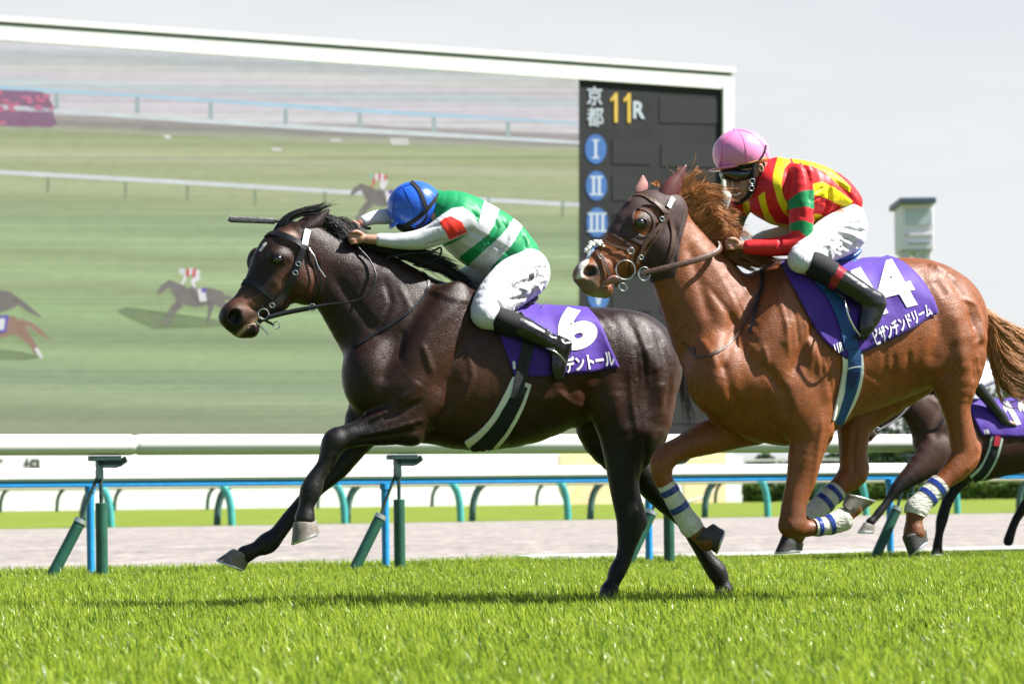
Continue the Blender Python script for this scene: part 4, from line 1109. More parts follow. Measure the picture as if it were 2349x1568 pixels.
class Beast:
    pass
def make_beast(fr, name, label, sdf, h, strokes, colfn, m_, smooth=3, eye=None, mesh_name='body'):
    B = Beast(); B.fr = fr
    B.root = fr.root(name, label, 'horse')
    V, Q, E = sdf.build(h, smooth)
    V = sculpt(V, Q, fr, [(s_[0], s_[1], s_[2] * .72) + tuple(s_[3:]) for s_ in strokes])
    B.V, B.Q = V, Q
    B.body = new_mesh(mesh_name, V, Q, m_, B.root)
    B.N = vnormals(V, Q)
    U, W = fr.uv(V * np.array((1, 0, 1.))[None]); B.U, B.W = U, W
    set_col(B.body, colfn(B, U, W, V, B.N))
    B.bvh = bvh_of(V, Q)
    return B
def lerp3(a, b, t): return np.array(a)[None] * (1 - t[:, None]) + np.array(b)[None] * t[:, None]
def eyeball(B, u, v, r, lat=None, parent=None, sink=.35):
    q = surf(B.fr, B.bvh, u, v)
    c = q[0] + Vector((0, r * B.fr.px * sink, 0))
    bm = bmesh.new(); bmesh.ops.create_uvsphere(bm, u_segments=20, v_segments=14, radius=r * B.fr.px)
    for x in bm.verts: x.co = x.co + c
    me = bpy.data.meshes.new('eye'); bm.to_mesh(me); bm.free(); me.materials.append(m_eye)
    for p in me.polygons: p.use_smooth = True
    o = bpy.data.objects.new('eye', me); COL.objects.link(o); o.parent = B.root
    P = []
    for i in range(25):
        a = 2 * math.pi * i / 24
        s = surf(B.fr, B.bvh, u + math.cos(a) * r * 1.05, v + math.sin(a) * r * .80 - math.cos(a) * r * .15)
        P.append(s[0] + Vector((0, -.0015, 0)))
    mb_ = MB(); mb_.tube(P, .0042, 8); mb_.build('eyelid', m_lid, o, smooth=True)
    return o
def skin_patch(name, B, mask, off, m_, parent, thick=.0025):
    keep = mask[B.Q].all(1); Q = B.Q[keep]
    used = np.unique(Q); mp_ = np.full(len(B.V), -1); mp_[used] = np.arange(len(used))
    V = (B.V + B.N * off)[used]
    q2 = mp_[Q]; ed = np.sort(np.concatenate([q2[:, [0, 1]], q2[:, [1, 2]], q2[:, [2, 3]], q2[:, [3, 0]]]), 1)
    ue, ct = np.unique(ed, axis=0, return_counts=True); be = ue[ct == 1]; bv = np.unique(be)
    for _ in range(14):
        S_ = np.zeros_like(V); dg = np.zeros(len(V))
        for a_, b_ in ((0, 1), (1, 0)):
            np.add.at(S_, be[:, a_], V[be[:, b_]]); np.add.at(dg, be[:, a_], 1)
        V[bv] = V[bv] * .4 + .6 * S_[bv] / dg[bv][:, None]
    o = new_mesh(name, V, mp_[Q], m_, parent, True)
    m = o.modifiers.new('s', 'SOLIDIFY'); m.thickness = thick; m.offset = -1
    return o
def leg_tube(name, fr, st, m_, parent, n=18, sides=20, caps=True, wob=0, seed=0):
    """wrap round a leg: st (u,v,h,lat,w)"""
    g = random.Random(seed)
    P = catmull([fr.L(s[0], s[1], s[3]) for s in st], n)
    H = np.interp(np.linspace(0, 1, n), np.linspace(0, 1, len(st)), [s[2] for s in st]); Wd = np.interp(np.linspace(0, 1, n), np.linspace(0, 1, len(st)), [s[4] for s in st])
    R = [((Wd[i] + g.uniform(-wob, wob)) * fr.px, (H[i] + g.uniform(-wob, wob)) * fr.px) for i in range(n)]
    mb_ = MB(); mb_.tube(P, R, sides, flat=(0, 1, 0), caps=caps)
    return mb_.build(name, m_, parent, smooth=True)

# ================================================================== dark bay horse
FD = Fr(1100, 12.3, 17)
s = Sdf(FD, 16)
s.chain([(940, 868, 146, 0, 92), (1010, 834, 186, 0, 112), (1090, 852, 181, 0, 124), (1190, 860, 160, 0, 128), (1290, 842, 138, 0, 122), (1380, 837, 132, 0, 114), (1432, 846, 136, 0, 108)], k=20)
s.chain([(735, 598, 70, 0, 36), (775, 632, 86, 0, 42), (820, 664, 104, 0, 50), (872, 712, 126, 0, 62), (935, 775, 150, 0, 84)], k=20)
# head
s.chain([(700, 560, 54, 0, 36), (658, 598, 74, 0, 42), (618, 660, 60, 0, 33), (574, 704, 44, 0, 27), (548, 726, 42, 0, 29)], k=14)
s.ell(688, 640, 64, 50, 43, 50, k=12)
s.ell(630, 700, 40, 20, 26, -35, k=14)
s.ell(532, 722, 24, 32, 33, 60, k=8); s.ell(560, 757, 27, 18, 23, -10, k=6); s.ell(577, 752, 18, 22, 22, 0, k=8)
s.ell(640, 588, 26, 19, 15, 10, lat=-34, k=8); s.ell(584, 594, 17, 28, 15, 20, lat=30, k=10)
s.ell(662, 548, 26, 15, 12, 30, lat=-26, k=8)
s.ell(537, 728, 15, 20, 20, 20, lat=-36, k=5, sub=True)
# shoulders, croup and buttocks
s.ell(985, 800, 170, 68, 44, 118, lat=-72, k=30); s.ell(960, 900, 90, 60, 40, 40, lat=-66, k=24)
s.ell(985, 800, 170, 68, 44, 118, lat=72, k=30)
s.ell(858, 862, 74, 92, 62, 0, lat=-36, k=26); s.ell(858, 862, 70, 88, 60, 0, lat=36, k=26)
s.ell(1455, 830, 118, 92, 58, 60, lat=-52, k=30); s.ell(1455, 830, 118, 92, 58, 60, lat=52, k=30)
s.ell(1478, 905, 112, 66, 46, 105, lat=-58, k=24)
s.ell(1340, 760, 60, 34, 26, 20, lat=-78, k=24); s.ell(1400, 905, 80, 52, 30, 75, lat=-80, k=20)
# near fore
L1 = -62
s.chain([(960, 900, 88, L1, 46), (925, 955, 60, L1, 42), (880, 975, 46, L1, 36), (830, 991, 31, L1, 28), (790, 1002, 27, L1, 25), (769, 1010, 28, L1, 26), (757, 1036, 24, L1, 24), (745, 1066, 18.5, L1, 19), (727, 1092, 19.5, L1, 19), (713, 1124, 25, L1, 23), (703, 1160, 18, L1, 18), (699, 1188, 24, L1, 24)], k=8)
s.ell(944, 998, 30, 24, 30, 0, lat=L1, k=16); s.ell(770, 1012, 26, 30, 28, 60, lat=L1, k=8)
# far fore
L2 = 58
s.chain([(885, 910, 76, L2, 46), (843, 965, 54, L2, 38), (808, 1030, 30, L2, 28), (772, 1074, 27, L2, 26), (728, 1115, 21, L2, 20), (697, 1150, 18.5, L2, 19), (662, 1190, 18, L2, 18), (636, 1224, 19, L2, 19), (613, 1245, 25, L2, 23), (588, 1258, 17.5, L2, 18), (563, 1270, 21, L2, 23)], k=8)
# near hind
L3 = -62
s.chain([(1446, 895, 112, L3 + 8, 58), (1452, 975, 86, L3, 50), (1436, 1045, 52, L3, 40), (1430, 1093, 37, L3, 32), (1436, 1140, 34, L3, 27), (1447, 1186, 35, L3, 26), (1444, 1216, 30, L3, 24), (1437, 1253, 21.5, L3, 20), (1429, 1283, 19, L3, 19), (1415, 1310, 20, L3, 21), (1405, 1336, 16, L3, 17), (1397, 1352, 21, L3, 23)], k=8)
s.ell(1472, 1196, 12, 18, 13, 0, lat=L3, k=8)
# far hind
L4 = 58
s.chain([(1410, 900, 92, L4 - 8, 55), (1386, 972, 70, L4, 46), (1412, 1038, 46, L4, 38), (1462, 1072, 38, L4, 32), (1500, 1115, 36, L4, 26), (1526, 1152, 25, L4, 22), (1568, 1192, 20, L4, 20), (1596, 1237, 18.5, L4, 18), (1620, 1279, 18.5, L4, 18), (1643, 1309, 24, L4, 22), (1655, 1336, 18, L4, 18), (1660, 1352, 22, L4, 23)], k=8)
# sheath
s.ell(1330, 962, 26, 16, 18, -15, k=12)
g_ = -1
STK_D = [
    ([(1428, 760), (1446, 830), (1450, 890)], 9, 4), ([(1486, 790), (1494, 850), (1490, 910)], 8, 4), ([(1404, 850), (1412, 930), (1424, 1000)], 9, 3.5), ([(1432, 1000), (1440, 1030), (1448, 1065)], 4, 3), ([(1418, 800), (1426, 880)], 7, -3), ([(1350, 720), (1372, 760)], 10, 4),
    ([(960, 660), (1000, 690), (1050, 700)], 10, 3.5), ([(940, 800), (960, 860)], 9, 4), ([(900, 760), (890, 830)], 8, -3), ([(1040, 800), (1050, 870), (1030, 940)], 10, 3.5), ([(905, 905), (870, 940), (830, 965)], 6, 3.5), ([(860, 955), (820, 975)], 4, -3), ([(1240, 900), (1280, 930), (1320, 940)], 9, 3), ([(870, 650), (880, 700), (850, 760)], 10, -3.5), ([(900, 660), (920, 710), (890, 770)], 10, 3),
    ([(1040, 690), (960, 760), (900, 850)], 20, 5), ([(990, 650), (925, 735), (868, 830), (850, 890)], 22, -11),
    ([(1070, 740), (1010, 830), (970, 910)], 18, -7), ([(1010, 870), (1000, 940), (955, 1008)], 18, -9), ([(930, 880), (900, 930)], 16, 5),
    ([(900, 600), (860, 640), (800, 650)], 20, 4), ([(760, 640), (800, 700), (850, 770)], 18, -6), ([(755, 600), (830, 620), (920, 640), (1000, 660)], 26, 4),
    ([(935, 925), (880, 955), (800, 985)], 8, -5), ([(930, 990), (860, 1003), (800, 1010)], 6, -4), ([(945, 965), (880, 985), (812, 1000)], 7, 3.5),
    ([(748, 1050), (738, 1085)], 5, -4), ([(733, 1085), (725, 1110)], 4, -2.5),
    ([(1300, 735), (1330, 770), (1340, 850), (1330, 930)], 26, -9), ([(1290, 880), (1330, 930), (1360, 960)], 16, -6),
    ([(1400, 720), (1430, 790), (1450, 880), (1450, 980)], 18, -6), ([(1470, 760), (1500, 850), (1500, 930), (1470, 1010)], 16, -7), ([(1530, 850), (1520, 950), (1490, 1030)], 14, -4),
    ([(1380, 900), (1375, 960), (1400, 1000)], 22, 6), ([(1440, 1010), (1450, 1080), (1458, 1150)], 9, -6), ([(1415, 1060), (1422, 1130), (1430, 1180)], 9, 3),
    ([(1464, 1110), (1466, 1165)], 6, -7), ([(1452, 1225), (1440, 1290)], 5, -3.5), ([(1430, 1190), (1425, 1230)], 6, 2),
    ([(1535, 1150), (1590, 1215)], 5, -3), ([(1478, 880), (1485, 960)], 15, 5), ([(1440, 800), (1465, 860)], 22, 5),
    ([(1180, 930), (1260, 960)], 26, -4), ([(1150, 880), (1200, 900), (1290, 900)], 14, -2.5), ([(1120, 940), (1160, 980)], 12, 2),
    # head
    ([(630, 640), (600, 668), (575, 690)], 10, 4), ([(672, 580), (664, 620), (640, 660)], 9, -4), ([(620, 610), (590, 650), (565, 690)], 8, -3), ([(655, 690), (690, 700)], 10, -4), ([(715, 600), (718, 650), (705, 690)], 9, -6),
    ([(560, 700), (580, 715), (600, 712)], 7, -3), ([(545, 762), (560, 748), (586, 738)], 3.5, -4), ([(660, 565), (690, 575)], 8, 4), ([(648, 600), (655, 612)], 6, -2),
]
def col_dark(B, U, W, V, N):
    base = np.tile(np.array((.021, .0095, .0058)), (len(U), 1))
    g = np.random.default_rng(2)
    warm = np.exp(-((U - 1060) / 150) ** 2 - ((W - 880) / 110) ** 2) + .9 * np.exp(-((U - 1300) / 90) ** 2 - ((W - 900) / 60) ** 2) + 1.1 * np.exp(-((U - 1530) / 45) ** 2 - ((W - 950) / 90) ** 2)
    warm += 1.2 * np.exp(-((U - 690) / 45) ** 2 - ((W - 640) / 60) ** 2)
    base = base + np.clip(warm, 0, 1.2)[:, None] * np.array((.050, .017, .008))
    mz = np.exp(-((U - 560) / 26) ** 2 - ((W - 700) / 26) ** 2) + np.exp(-((U - 660) / 18) ** 2 - ((W - 545) / 14) ** 2) + .6 * np.exp(-((U - 640) / 14) ** 2 - ((W - 660) / 30) ** 2)
    base = base + np.clip(mz, 0, 1)[:, None] * np.array((.17, .075, .045))
    blk = np.maximum(sstep(W, 985, 1060), sstep(880 - U, 0, 60) * sstep(W, 930, 985))
    base = base * (1 - blk[:, None]) + np.array((.011, .0095, .009)) * blk[:, None]
    nose = np.exp(-((U - 525) / 30) ** 2 - ((W - 735) / 34) ** 2); base = base * (1 - .8 * nose[:, None])
    nn_ = np.exp(-((U - 537) / 15) ** 4 - ((W - 728) / 19) ** 4); base = base * (1 - .85 * nn_[:, None])
    lip = np.exp(-(poly_dist(U, W, [(543, 770), (560, 752), (588, 730)])[0] / 5) ** 2); base = base + lip[:, None] * np.array((.35, .23, .15))
    st, _ = poly_dist(U, W, [(594, 575), (605, 560)]); base = base * (1 - (st < 2.8)[:, None]) + (st < 2.8)[:, None] * np.array((.6, .58, .55))
    return base
BD = make_beast(FD, 'race_horse', 'near black race horse with purple cloth number 6, leading at full gallop on the left', s, .0068, STK_D, col_dark, m_bay)
eyeball(BD, 639, 594, 11, sink=.55)
R_ = BD.root
hoof(FD, [(673, 1196), (725, 1190), (732, 1222), (668, 1246)], L1, 27, R_, m_hoof, m_shoe, None)
hoof(FD, [(535, 1257), (578, 1275), (560, 1308), (497, 1282)], L2, 27, R_, m_hoof, m_shoe, None)
hoof(FD, [(1378, 1348), (1418, 1350), (1416, 1378), (1368, 1378)], L3, 27, R_, m_hoofd, m_shoe, None)
hoof(FD, [(1640, 1350), (1680, 1352), (1680, 1380), (1634, 1380)], L4, 27, R_, m_hoofd, m_shoe, None)
ear(FD, 'ear', (662, 537), (712, 540), (757, 478), -24, 15, m_bay, None, R_)
ear(FD, 'ear', (668, 520), (700, 520), (742, 474), 22, 13, m_bay, None, R_)
for o in R_.children:
    if o.name.startswith('ear'): set_col(o, np.tile(np.array((.022, .012, .009)), (len(o.data.vertices), 1)))
# bridle
for nm, path, wd in (('browband', [(603, 536), (622, 534), (650, 540), (675, 551), (700, 568)], 11), ('noseband', [(548, 647), (566, 645), (592, 657), (612, 672), (628, 684)], 12),
                     ('cheek_strap', [(697, 563), (688, 592), (678, 622), (668, 650), (650, 675), (632, 695), (618, 715)], 13), ('throat_strap', [(705, 570), (712, 600), (735, 640), (733, 670), (715, 692)], 4),
                     ('chin_strap', [(628, 690), (650, 712), (640, 728)], 7), ('headpiece', [(697, 563), (700, 545), (706, 527)], 9)):
    strap(nm, FD, BD.bvh, path, wd, m_black, R_, off=.002, thick=.007)
strap('ear_tape', FD, BD.bvh, [(706, 528), (701, 545), (698, 563)], 14, m_num, R_, off=.008, thick=.002)
for (u, v) in ((684, 605), (677, 625), (624, 700)): ring_px('buckle', FD, u, v, -47, 6, 1.1, m_metal, R_, sq=.8, ang=20, n=16)
ring_px('bit_ring', FD, 604, 720, -34, 12, 1.6, m_metal, R_); ring_px('bit_ring', FD, 634, 746, -22, 8, 1.3, m_metal, R_)
tube_px('bit_bar', FD, [(585, 735, -30), (600, 750, -26), (617, 768, -26)], 2.6, m_metal, R_, n=8)
tube_px('bit_bar', FD, [(596, 728, -32), (612, 737, -30), (628, 744, -24)], 3, m_black, R_, n=8)
# reins
rn = tube_px('rein', FD, [(612, 728, -38), (660, 716, -42), (712, 706, -52), (752, 698, -60), (792, 694, -66), (830, 684, -70), (854, 662, -72), (862, 632, -66), (850, 600, -52), (828, 574, -40), (812, 556, -30)], 1.6, m_black, R_, n=50, rr=[5.5, 5.5, 5.5, 2.0, 2.0, 2.2, 2.2, 2.2, 2.2, 2.2, 2.2])
ring_px('rein_ring', FD, 716, 705, -54, 8, 1.3, m_metal, R_)
tube_px('rein', FD, [(812, 556, -26), (846, 590, -30), (874, 602, -30), (892, 590, -34), (930, 582, -36), (985, 578, -38), (1010, 568, -38), (1005, 590, -30), (960, 610, -20)], 2.4, m_black, R_, n=40)
tube_px('throat_lash', FD, [(708, 568, -42), (722, 590, -48), (730, 612, -50), (746, 636, -52)], 1.6, m_metal, R_, n=14)
strap('breast_strap', FD, BD.bvh, [(968, 622), (982, 645), (978, 672), (950, 705), (905, 738), (860, 765), (830, 785), (808, 795)], 6, m_black, R_, off=.003, thick=.004)
# mane, forelock and tail
blk = ((.006, .006, .007), (.028, .025, .024))
hair('mane', FD, [[(700, 520, 0), (730, 500, -2), (760, 520, -8), (780, 545, -14)], [(735, 508, 0), (768, 505, -6), (800, 530, -14), (815, 560, -20)], [(775, 535, 0), (810, 540, -10), (850, 565, -18), (880, 590, -22)], [(820, 558, 0), (860, 560, -10), (910, 575, -16), (960, 590, -14)],
                  [(880, 575, 0), (930, 575, -8), (985, 590, -10), (1020, 605, -6)], [(940, 590, 0), (985, 600, -6), (1030, 615, -6), (1055, 632, -2)], [(990, 612, 0), (1030, 620, -4), (1065, 645, -6), (1090, 672, -6)]], 3400, m_hairb, R_, 3, .9, 11, 13, 8, blk, (.6, 1.15), 4, 11, .7)
hair('forelock', FD, [[(655, 520, -6), (668, 500, -6), (700, 488, -4), (735, 486, 0), (752, 476, 2)], [(640, 524, 0), (655, 500, 0), (690, 484, 2), (735, 478, 4), (757, 470, 4)], [(632, 530, 8), (648, 506, 8), (688, 490, 8), (730, 484, 8), (750, 478, 6)]], 700, m_hairb, R_, 4, .8, 5, 6, 9, blk, (.6, 1.0), 1, 6)
hair('tail', FD, [[(1535, 792, 0), (1552, 812, 4), (1566, 850, 12), (1572, 910, 30), (1580, 985, 50)], [(1540, 800, 8), (1558, 820, 14), (1572, 860, 24), (1580, 930, 42), (1600, 1000, 60)]], 700, m_hairb, R_, 5, 1.0, 6, 20, 10, blk, (.35, 1.0), 5, 6)

# ================================================================== chestnut horse
FC = Fr(1900, 12.0, 20)
s = Sdf(FC, 16)
s.chain([(1716, 852, 142, 0, 100), (1800, 816, 206, 0, 118), (1870, 790, 188, 0, 126), (1950, 776, 175, 0, 130), (2040, 755, 162, 0, 126), (2100, 740, 148, 0, 118), (2140, 740, 130, 0, 108)], k=20)
s.chain([(1536, 555, 76, 0, 36), (1576, 620, 92, 0, 46), (1620, 692, 112, 0, 60), (1664, 765, 130, 0, 82)], k=20)
s.chain([(1527, 488, 50, 0, 36), (1484, 516, 70, 0, 42), (1436, 570, 56, 0, 33), (1392, 604, 42, 0, 28), (1360, 630, 40, 0, 30)], k=14)
s.ell(1506, 560, 68, 50, 43, 55, k=12); s.ell(1442, 606, 40, 22, 26, -35, k=14)
s.ell(1342, 628, 26, 30, 33, 50, k=8); s.ell(1362, 664, 32, 17, 23, 10, k=5); s.ell(1388, 662, 18, 22, 21, 0, k=7)
s.ell(1352, 652, 26, 14, 27, 20, k=6)
s.ell(1470, 508, 26, 19, 13, 10, lat=-33, k=10); s.ell(1418, 505, 14, 20, 10, 30, lat=24, k=12)
s.ell(1352, 623, 19, 15, 20, -20, lat=-36, k=5, sub=True)
s.ell(1388, 650, 22, 3.5, 40, -35, k=3, sub=True)
s.ell(1790, 760, 170, 66, 44, 122, lat=-76, k=30); s.ell(1790, 760, 170, 66, 44, 122, lat=76, k=30)
s.ell(1640, 856, 66, 92, 66, 0, lat=-44, k=26); s.ell(1640, 856, 66, 92, 64, 0, lat=44, k=26)
s.ell(1810, 900, 92, 62, 42, 70, lat=-78, k=22)
s.ell(2160, 745, 116, 88, 58, 60, lat=-54, k=30); s.ell(2160, 745, 112, 84, 56, 60, lat=54, k=30)
s.ell(2065, 665, 50, 30, 24, 20, lat=-84, k=22); s.ell(2128, 790, 80, 54, 30, 75, lat=-86, k=20)
C1L = -66
s.chain([(1836, 905, 86, C1L, 50), (1850, 960, 66, C1L, 46), (1857, 1002, 48, C1L, 40), (1846, 1050, 40, C1L, 34), (1837, 1100, 34.5, C1L, 28), (1822, 1150, 29, C1L, 26), (1818, 1190, 30, C1L, 28), (1822, 1208, 27, C1L, 27)], k=8)
s.chain([(1818, 1204, 28, C1L, 28), (1848, 1211, 20, C1L, 20), (1885, 1206, 17, C1L, 18), (1925, 1195, 22, C1L, 21), (1944, 1178, 17, C1L, 18), (1957, 1163, 21, C1L, 22)], k=6)
s.ell(1884, 985, 26, 28, 28, 0, lat=C1L, k=14); s.ell(1808, 1205, 22, 24, 27, 0, lat=C1L, k=8)
C2L = 62
s.chain([(1735, 945, 76, C2L - 12, 50), (1692, 982, 46, C2L, 42), (1622, 1003, 40, C2L, 35), (1562, 1028, 29, C2L, 28), (1522, 1053, 30, C2L, 28), (1518, 1088, 24, C2L, 24), (1532, 1120, 19, C2L, 20), (1560, 1168, 18.5, C2L, 19), (1585, 1206, 23, C2L, 22), (1604, 1224, 21, C2L, 19), (1622, 1238, 25, C2L, 24)], k=8)
C3L = -66
s.chain([(2178, 790, 94, C3L + 12, 70), (2190, 865, 58, C3L, 50), (2190, 928, 33, C3L, 34), (2200, 978, 29, C3L, 28), (2209, 1016, 33, C3L, 27), (2213, 1043, 36, C3L, 27), (2194, 1072, 31, C3L, 26), (2166, 1100, 22, C3L, 21), (2135, 1130, 20, C3L, 20), (2104, 1162, 24, C3L, 22), (2096, 1194, 19, C3L, 19), (2096, 1220, 25, C3L, 25)], k=8)
s.ell(2240, 1028, 10, 18, 12, 0, lat=C3L, k=8)
C4L = 60
s.chain([(2080, 840, 84, C4L - 10, 60), (2003, 912, 62, C4L, 46), (1964, 964, 44, C4L, 38), (1957, 1014, 35, C4L, 32), (1957, 1050, 34, C4L, 28), (1957, 1083, 36, C4L, 27), (1928, 1113, 25, C4L, 23), (1893, 1148, 21, C4L, 20), (1864, 1177, 25, C4L, 23), (1843, 1202, 19, C4L, 19), (1822, 1228, 24, C4L, 25)], k=8)
STK_C = [
    ([(1738, 690), (1748, 760), (1752, 820)], 7, 3.5), ([(1790, 740), (1800, 800), (1806, 860)], 8, 3.5), ([(1765, 720), (1776, 800)], 6, -3), ([(1834, 790), (1850, 850), (1862, 910)], 8, 4), ([(1822, 800), (1832, 870)], 6, -3.5), ([(1700, 800), (1712, 860)], 7, 3),
    ([(2106, 618), (2132, 632), (2150, 655)], 9, 5), ([(2096, 650), (2112, 690)], 12, -5), ([(2150, 690), (2186, 705), (2200, 745), (2196, 785), (2170, 800)], 8, 4.5), ([(2170, 725), (2178, 760)], 9, -4), ([(2252, 730), (2250, 780)], 8, 3.5), ([(2184, 820), (2192, 860)], 7, 4), ([(2170, 830), (2176, 880)], 6, -3),
    ([(1868, 1000), (1874, 1050)], 5, 3), ([(1660, 600), (1690, 680)], 8, 3), ([(1640, 640), (1670, 720), (1690, 760)], 7, -3), ([(1580, 780), (1600, 850)], 9, 3), ([(1930, 860), (1990, 890)], 7, -2), ([(1900, 1198), (1930, 1196)], 3, 1),
    ([(1775, 640), (1720, 730), (1665, 830)], 22, 7), ([(1740, 630), (1685, 700), (1630, 800), (1608, 870)], 20, -11), ([(1850, 690), (1800, 780), (1760, 870)], 16, -9),
    ([(1790, 780), (1830, 850), (1850, 930)], 18, 8), ([(1880, 840), (1895, 930), (1885, 985)], 15, -9), ([(1640, 720), (1660, 800), (1700, 880)], 18, -6), ([(1700, 840), (1740, 900), (1760, 960)], 14, -8), ([(1610, 830), (1630, 900), (1680, 960)], 14, -5),
    ([(1760, 740), (1740, 800)], 12, 4), ([(1590, 560), (1640, 660), (1680, 740)], 18, 4), ([(1560, 560), (1580, 640), (1600, 740)], 16, -6), ([(1600, 660), (1650, 740), (1690, 800)], 10, -4),
    ([(1862, 1000), (1850, 1080), (1836, 1150)], 7, -6), ([(1835, 960), (1828, 1040), (1822, 1120)], 9, 4), ([(1880, 1010), (1868, 1070), (1852, 1130)], 6, 3), ([(1840, 1160), (1836, 1200)], 5, -5),
    ([(2070, 640), (2085, 700), (2095, 780), (2080, 850)], 22, -9), ([(2040, 860), (2090, 870), (2130, 860)], 14, -6), ([(2130, 640), (2170, 720), (2190, 800), (2180, 870)], 16, -7), ([(2200, 690), (2230, 760), (2235, 830)], 14, -6),
    ([(2130, 720), (2140, 800), (2150, 860)], 20, 6), ([(2100, 610), (2130, 640)], 14, 5), ([(2196, 880), (2205, 950), (2212, 1000)], 7, -6), ([(2176, 900), (2186, 980), (2196, 1040)], 8, 3.5), ([(2225, 960), (2230, 1010)], 5, -6),
    ([(2200, 1050), (2170, 1080)], 7, 3), ([(1975, 980), (1972, 1040), (1975, 1080)], 7, -6), ([(1950, 960), (1950, 1040)], 8, 4),
    ([(1960, 860), (2000, 880), (2050, 870)], 22, -4), ([(1955, 700), (1965, 780), (1970, 850)], 9, -3), ([(1990, 820), (1998, 870)], 9, -3), ([(2025, 815), (2032, 860)], 9, -3),
    ([(1460, 560), (1430, 590), (1400, 612)], 10, 4), ([(1500, 500), (1496, 540), (1470, 580)], 9, -4), ([(1450, 530), (1420, 565), (1385, 590)], 8, -3), ([(1534, 520), (1538, 570), (1524, 610)], 9, -6),
    ([(1372, 590), (1392, 600), (1400, 620)], 7, -3), ([(1476, 480), (1500, 486)], 8, 4), ([(1606, 1000), (1560, 1020)], 8, 3),
]
def col_ches(B, U, W, V, N):
    base = np.tile(np.array((.225, .066, .0155)), (len(U), 1))
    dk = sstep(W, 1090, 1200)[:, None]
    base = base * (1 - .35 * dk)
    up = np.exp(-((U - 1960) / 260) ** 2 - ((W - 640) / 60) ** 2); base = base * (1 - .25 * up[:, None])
    mz = np.exp(-((U - 1340) / 32) ** 2 - ((W - 655) / 36) ** 2)
    base = base * (1 - .85 * mz[:, None]) + np.array((.17, .125, .095)) * .85 * mz[:, None]
    d, _ = poly_dist(U, W, [(1372, 548), (1346, 585), (1327, 615), (1322, 636)]); bl = np.clip((7 - d) / 3, 0, 1) * (W < 640)
    base = base * (1 - bl[:, None]) + bl[:, None] * np.array((.72, .68, .62))
    lp = np.exp(-((U - 1365) / 28) ** 2 - ((W - 683) / 11) ** 2); base = base * (1 - lp[:, None]) + np.array((.34, .30, .17)) * lp[:, None]
    ey = np.exp(-((U - 1470) / 19) ** 2 - ((W - 509) / 17) ** 2) + .55 * np.exp(-((U - 1468) / 34) ** 4 - ((W - 508) / 34) ** 4); base = base * (1 - .8 * np.clip(ey, 0, 1)[:, None])
    ns = np.exp(-((U - 1354) / 16) ** 4 - ((W - 624) / 14) ** 4); base = base * (1 - .93 * ns[:, None])
    for (a, b) in (((2096, 1200), 26), ((1616, 1234), 24), ((1950, 1170), 22)):
        pa = np.exp(-((U - a[0]) / b) ** 2 - ((W - a[1]) / b) ** 2); base = base * (1 - .5 * pa[:, None]) + np.array((.30, .17, .07)) * .5 * pa[:, None]
    return base
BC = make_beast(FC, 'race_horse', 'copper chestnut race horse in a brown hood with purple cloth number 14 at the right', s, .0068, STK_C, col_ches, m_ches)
eyeball(BC, 1470, 511, 12, sink=.6)
R_ = BC.root
hoof(FC, [(1957, 1186), (1931, 1158), (1942, 1134), (2006, 1151)], C1L, 26, R_, m_hoof, m_shoe, None)
hoof(FC, [(1588, 1232), (1634, 1200), (1662, 1216), (1642, 1268)], C2L, 26, R_, m_hoofd, m_shoe, None)
hoof(FC, [(2068, 1228), (2123, 1214), (2128, 1240), (2084, 1276)], C3L, 27, R_, m_hoofd, m_shoe, None)
hoof(FC, [(1796, 1222), (1842, 1244), (1840, 1262), (1776, 1266)], C4L, 26, R_, m_hoofd, m_shoe, None)
# bandages with tape
def band(st, tapes, m_=m_gauze, seed=0):
    o = leg_tube('leg_bandage', FC, st, m_, R_, n=26, wob=.5, seed=seed)
    P = [Vector((a[0], a[1], 0)) for a in st]
    for t in tapes:
        k = min(int(t * (len(st) - 1)), len(st) - 2); f = t * (len(st) - 1) - k
        def at(f_):
            k2 = min(int(f_ * (len(st) - 1)), len(st) - 2); g2 = f_ * (len(st) - 1) - k2
            return tuple(st[k2][i] * (1 - g2) + st[k2 + 1][i] * g2 + (1.3 if i in (2, 4) else 0) for i in range(5))
        leg_tube('tape', FC, [at(t - .045), at(t), at(t + .045)], m_tape, o, n=5)
band([(1866, 1209, 20, C1L, 22), (1890, 1206, 21, C1L, 22), (1915, 1198, 25, C1L, 24), (1932, 1190, 28, C1L, 26), (1941, 1183, 24, C1L, 23)], (.10, .36), m_gauze, 1)
band([(1526, 1108, 21, C2L, 22), (1545, 1142, 22, C2L, 22), (1565, 1176, 23, C2L, 23), (1583, 1204, 27, C2L, 25), (1592, 1216, 25, C2L, 24)], (.12, .40), m_gauze, 2)
band([(2157, 1108, 26, C3L, 25), (2135, 1130, 25, C3L, 24), (2115, 1151, 26, C3L, 24), (2101, 1168, 29, C3L, 26), (2097, 1180, 25, C3L, 24)], (.12, .35), m_gauze, 3)
band([(1921, 1122, 25, C4L, 25), (1900, 1142, 25, C4L, 24), (1878, 1164, 26, C4L, 24), (1860, 1182, 28, C4L, 26), (1850, 1192, 25, C4L, 24)], (.12, .36), m_gauze, 4)
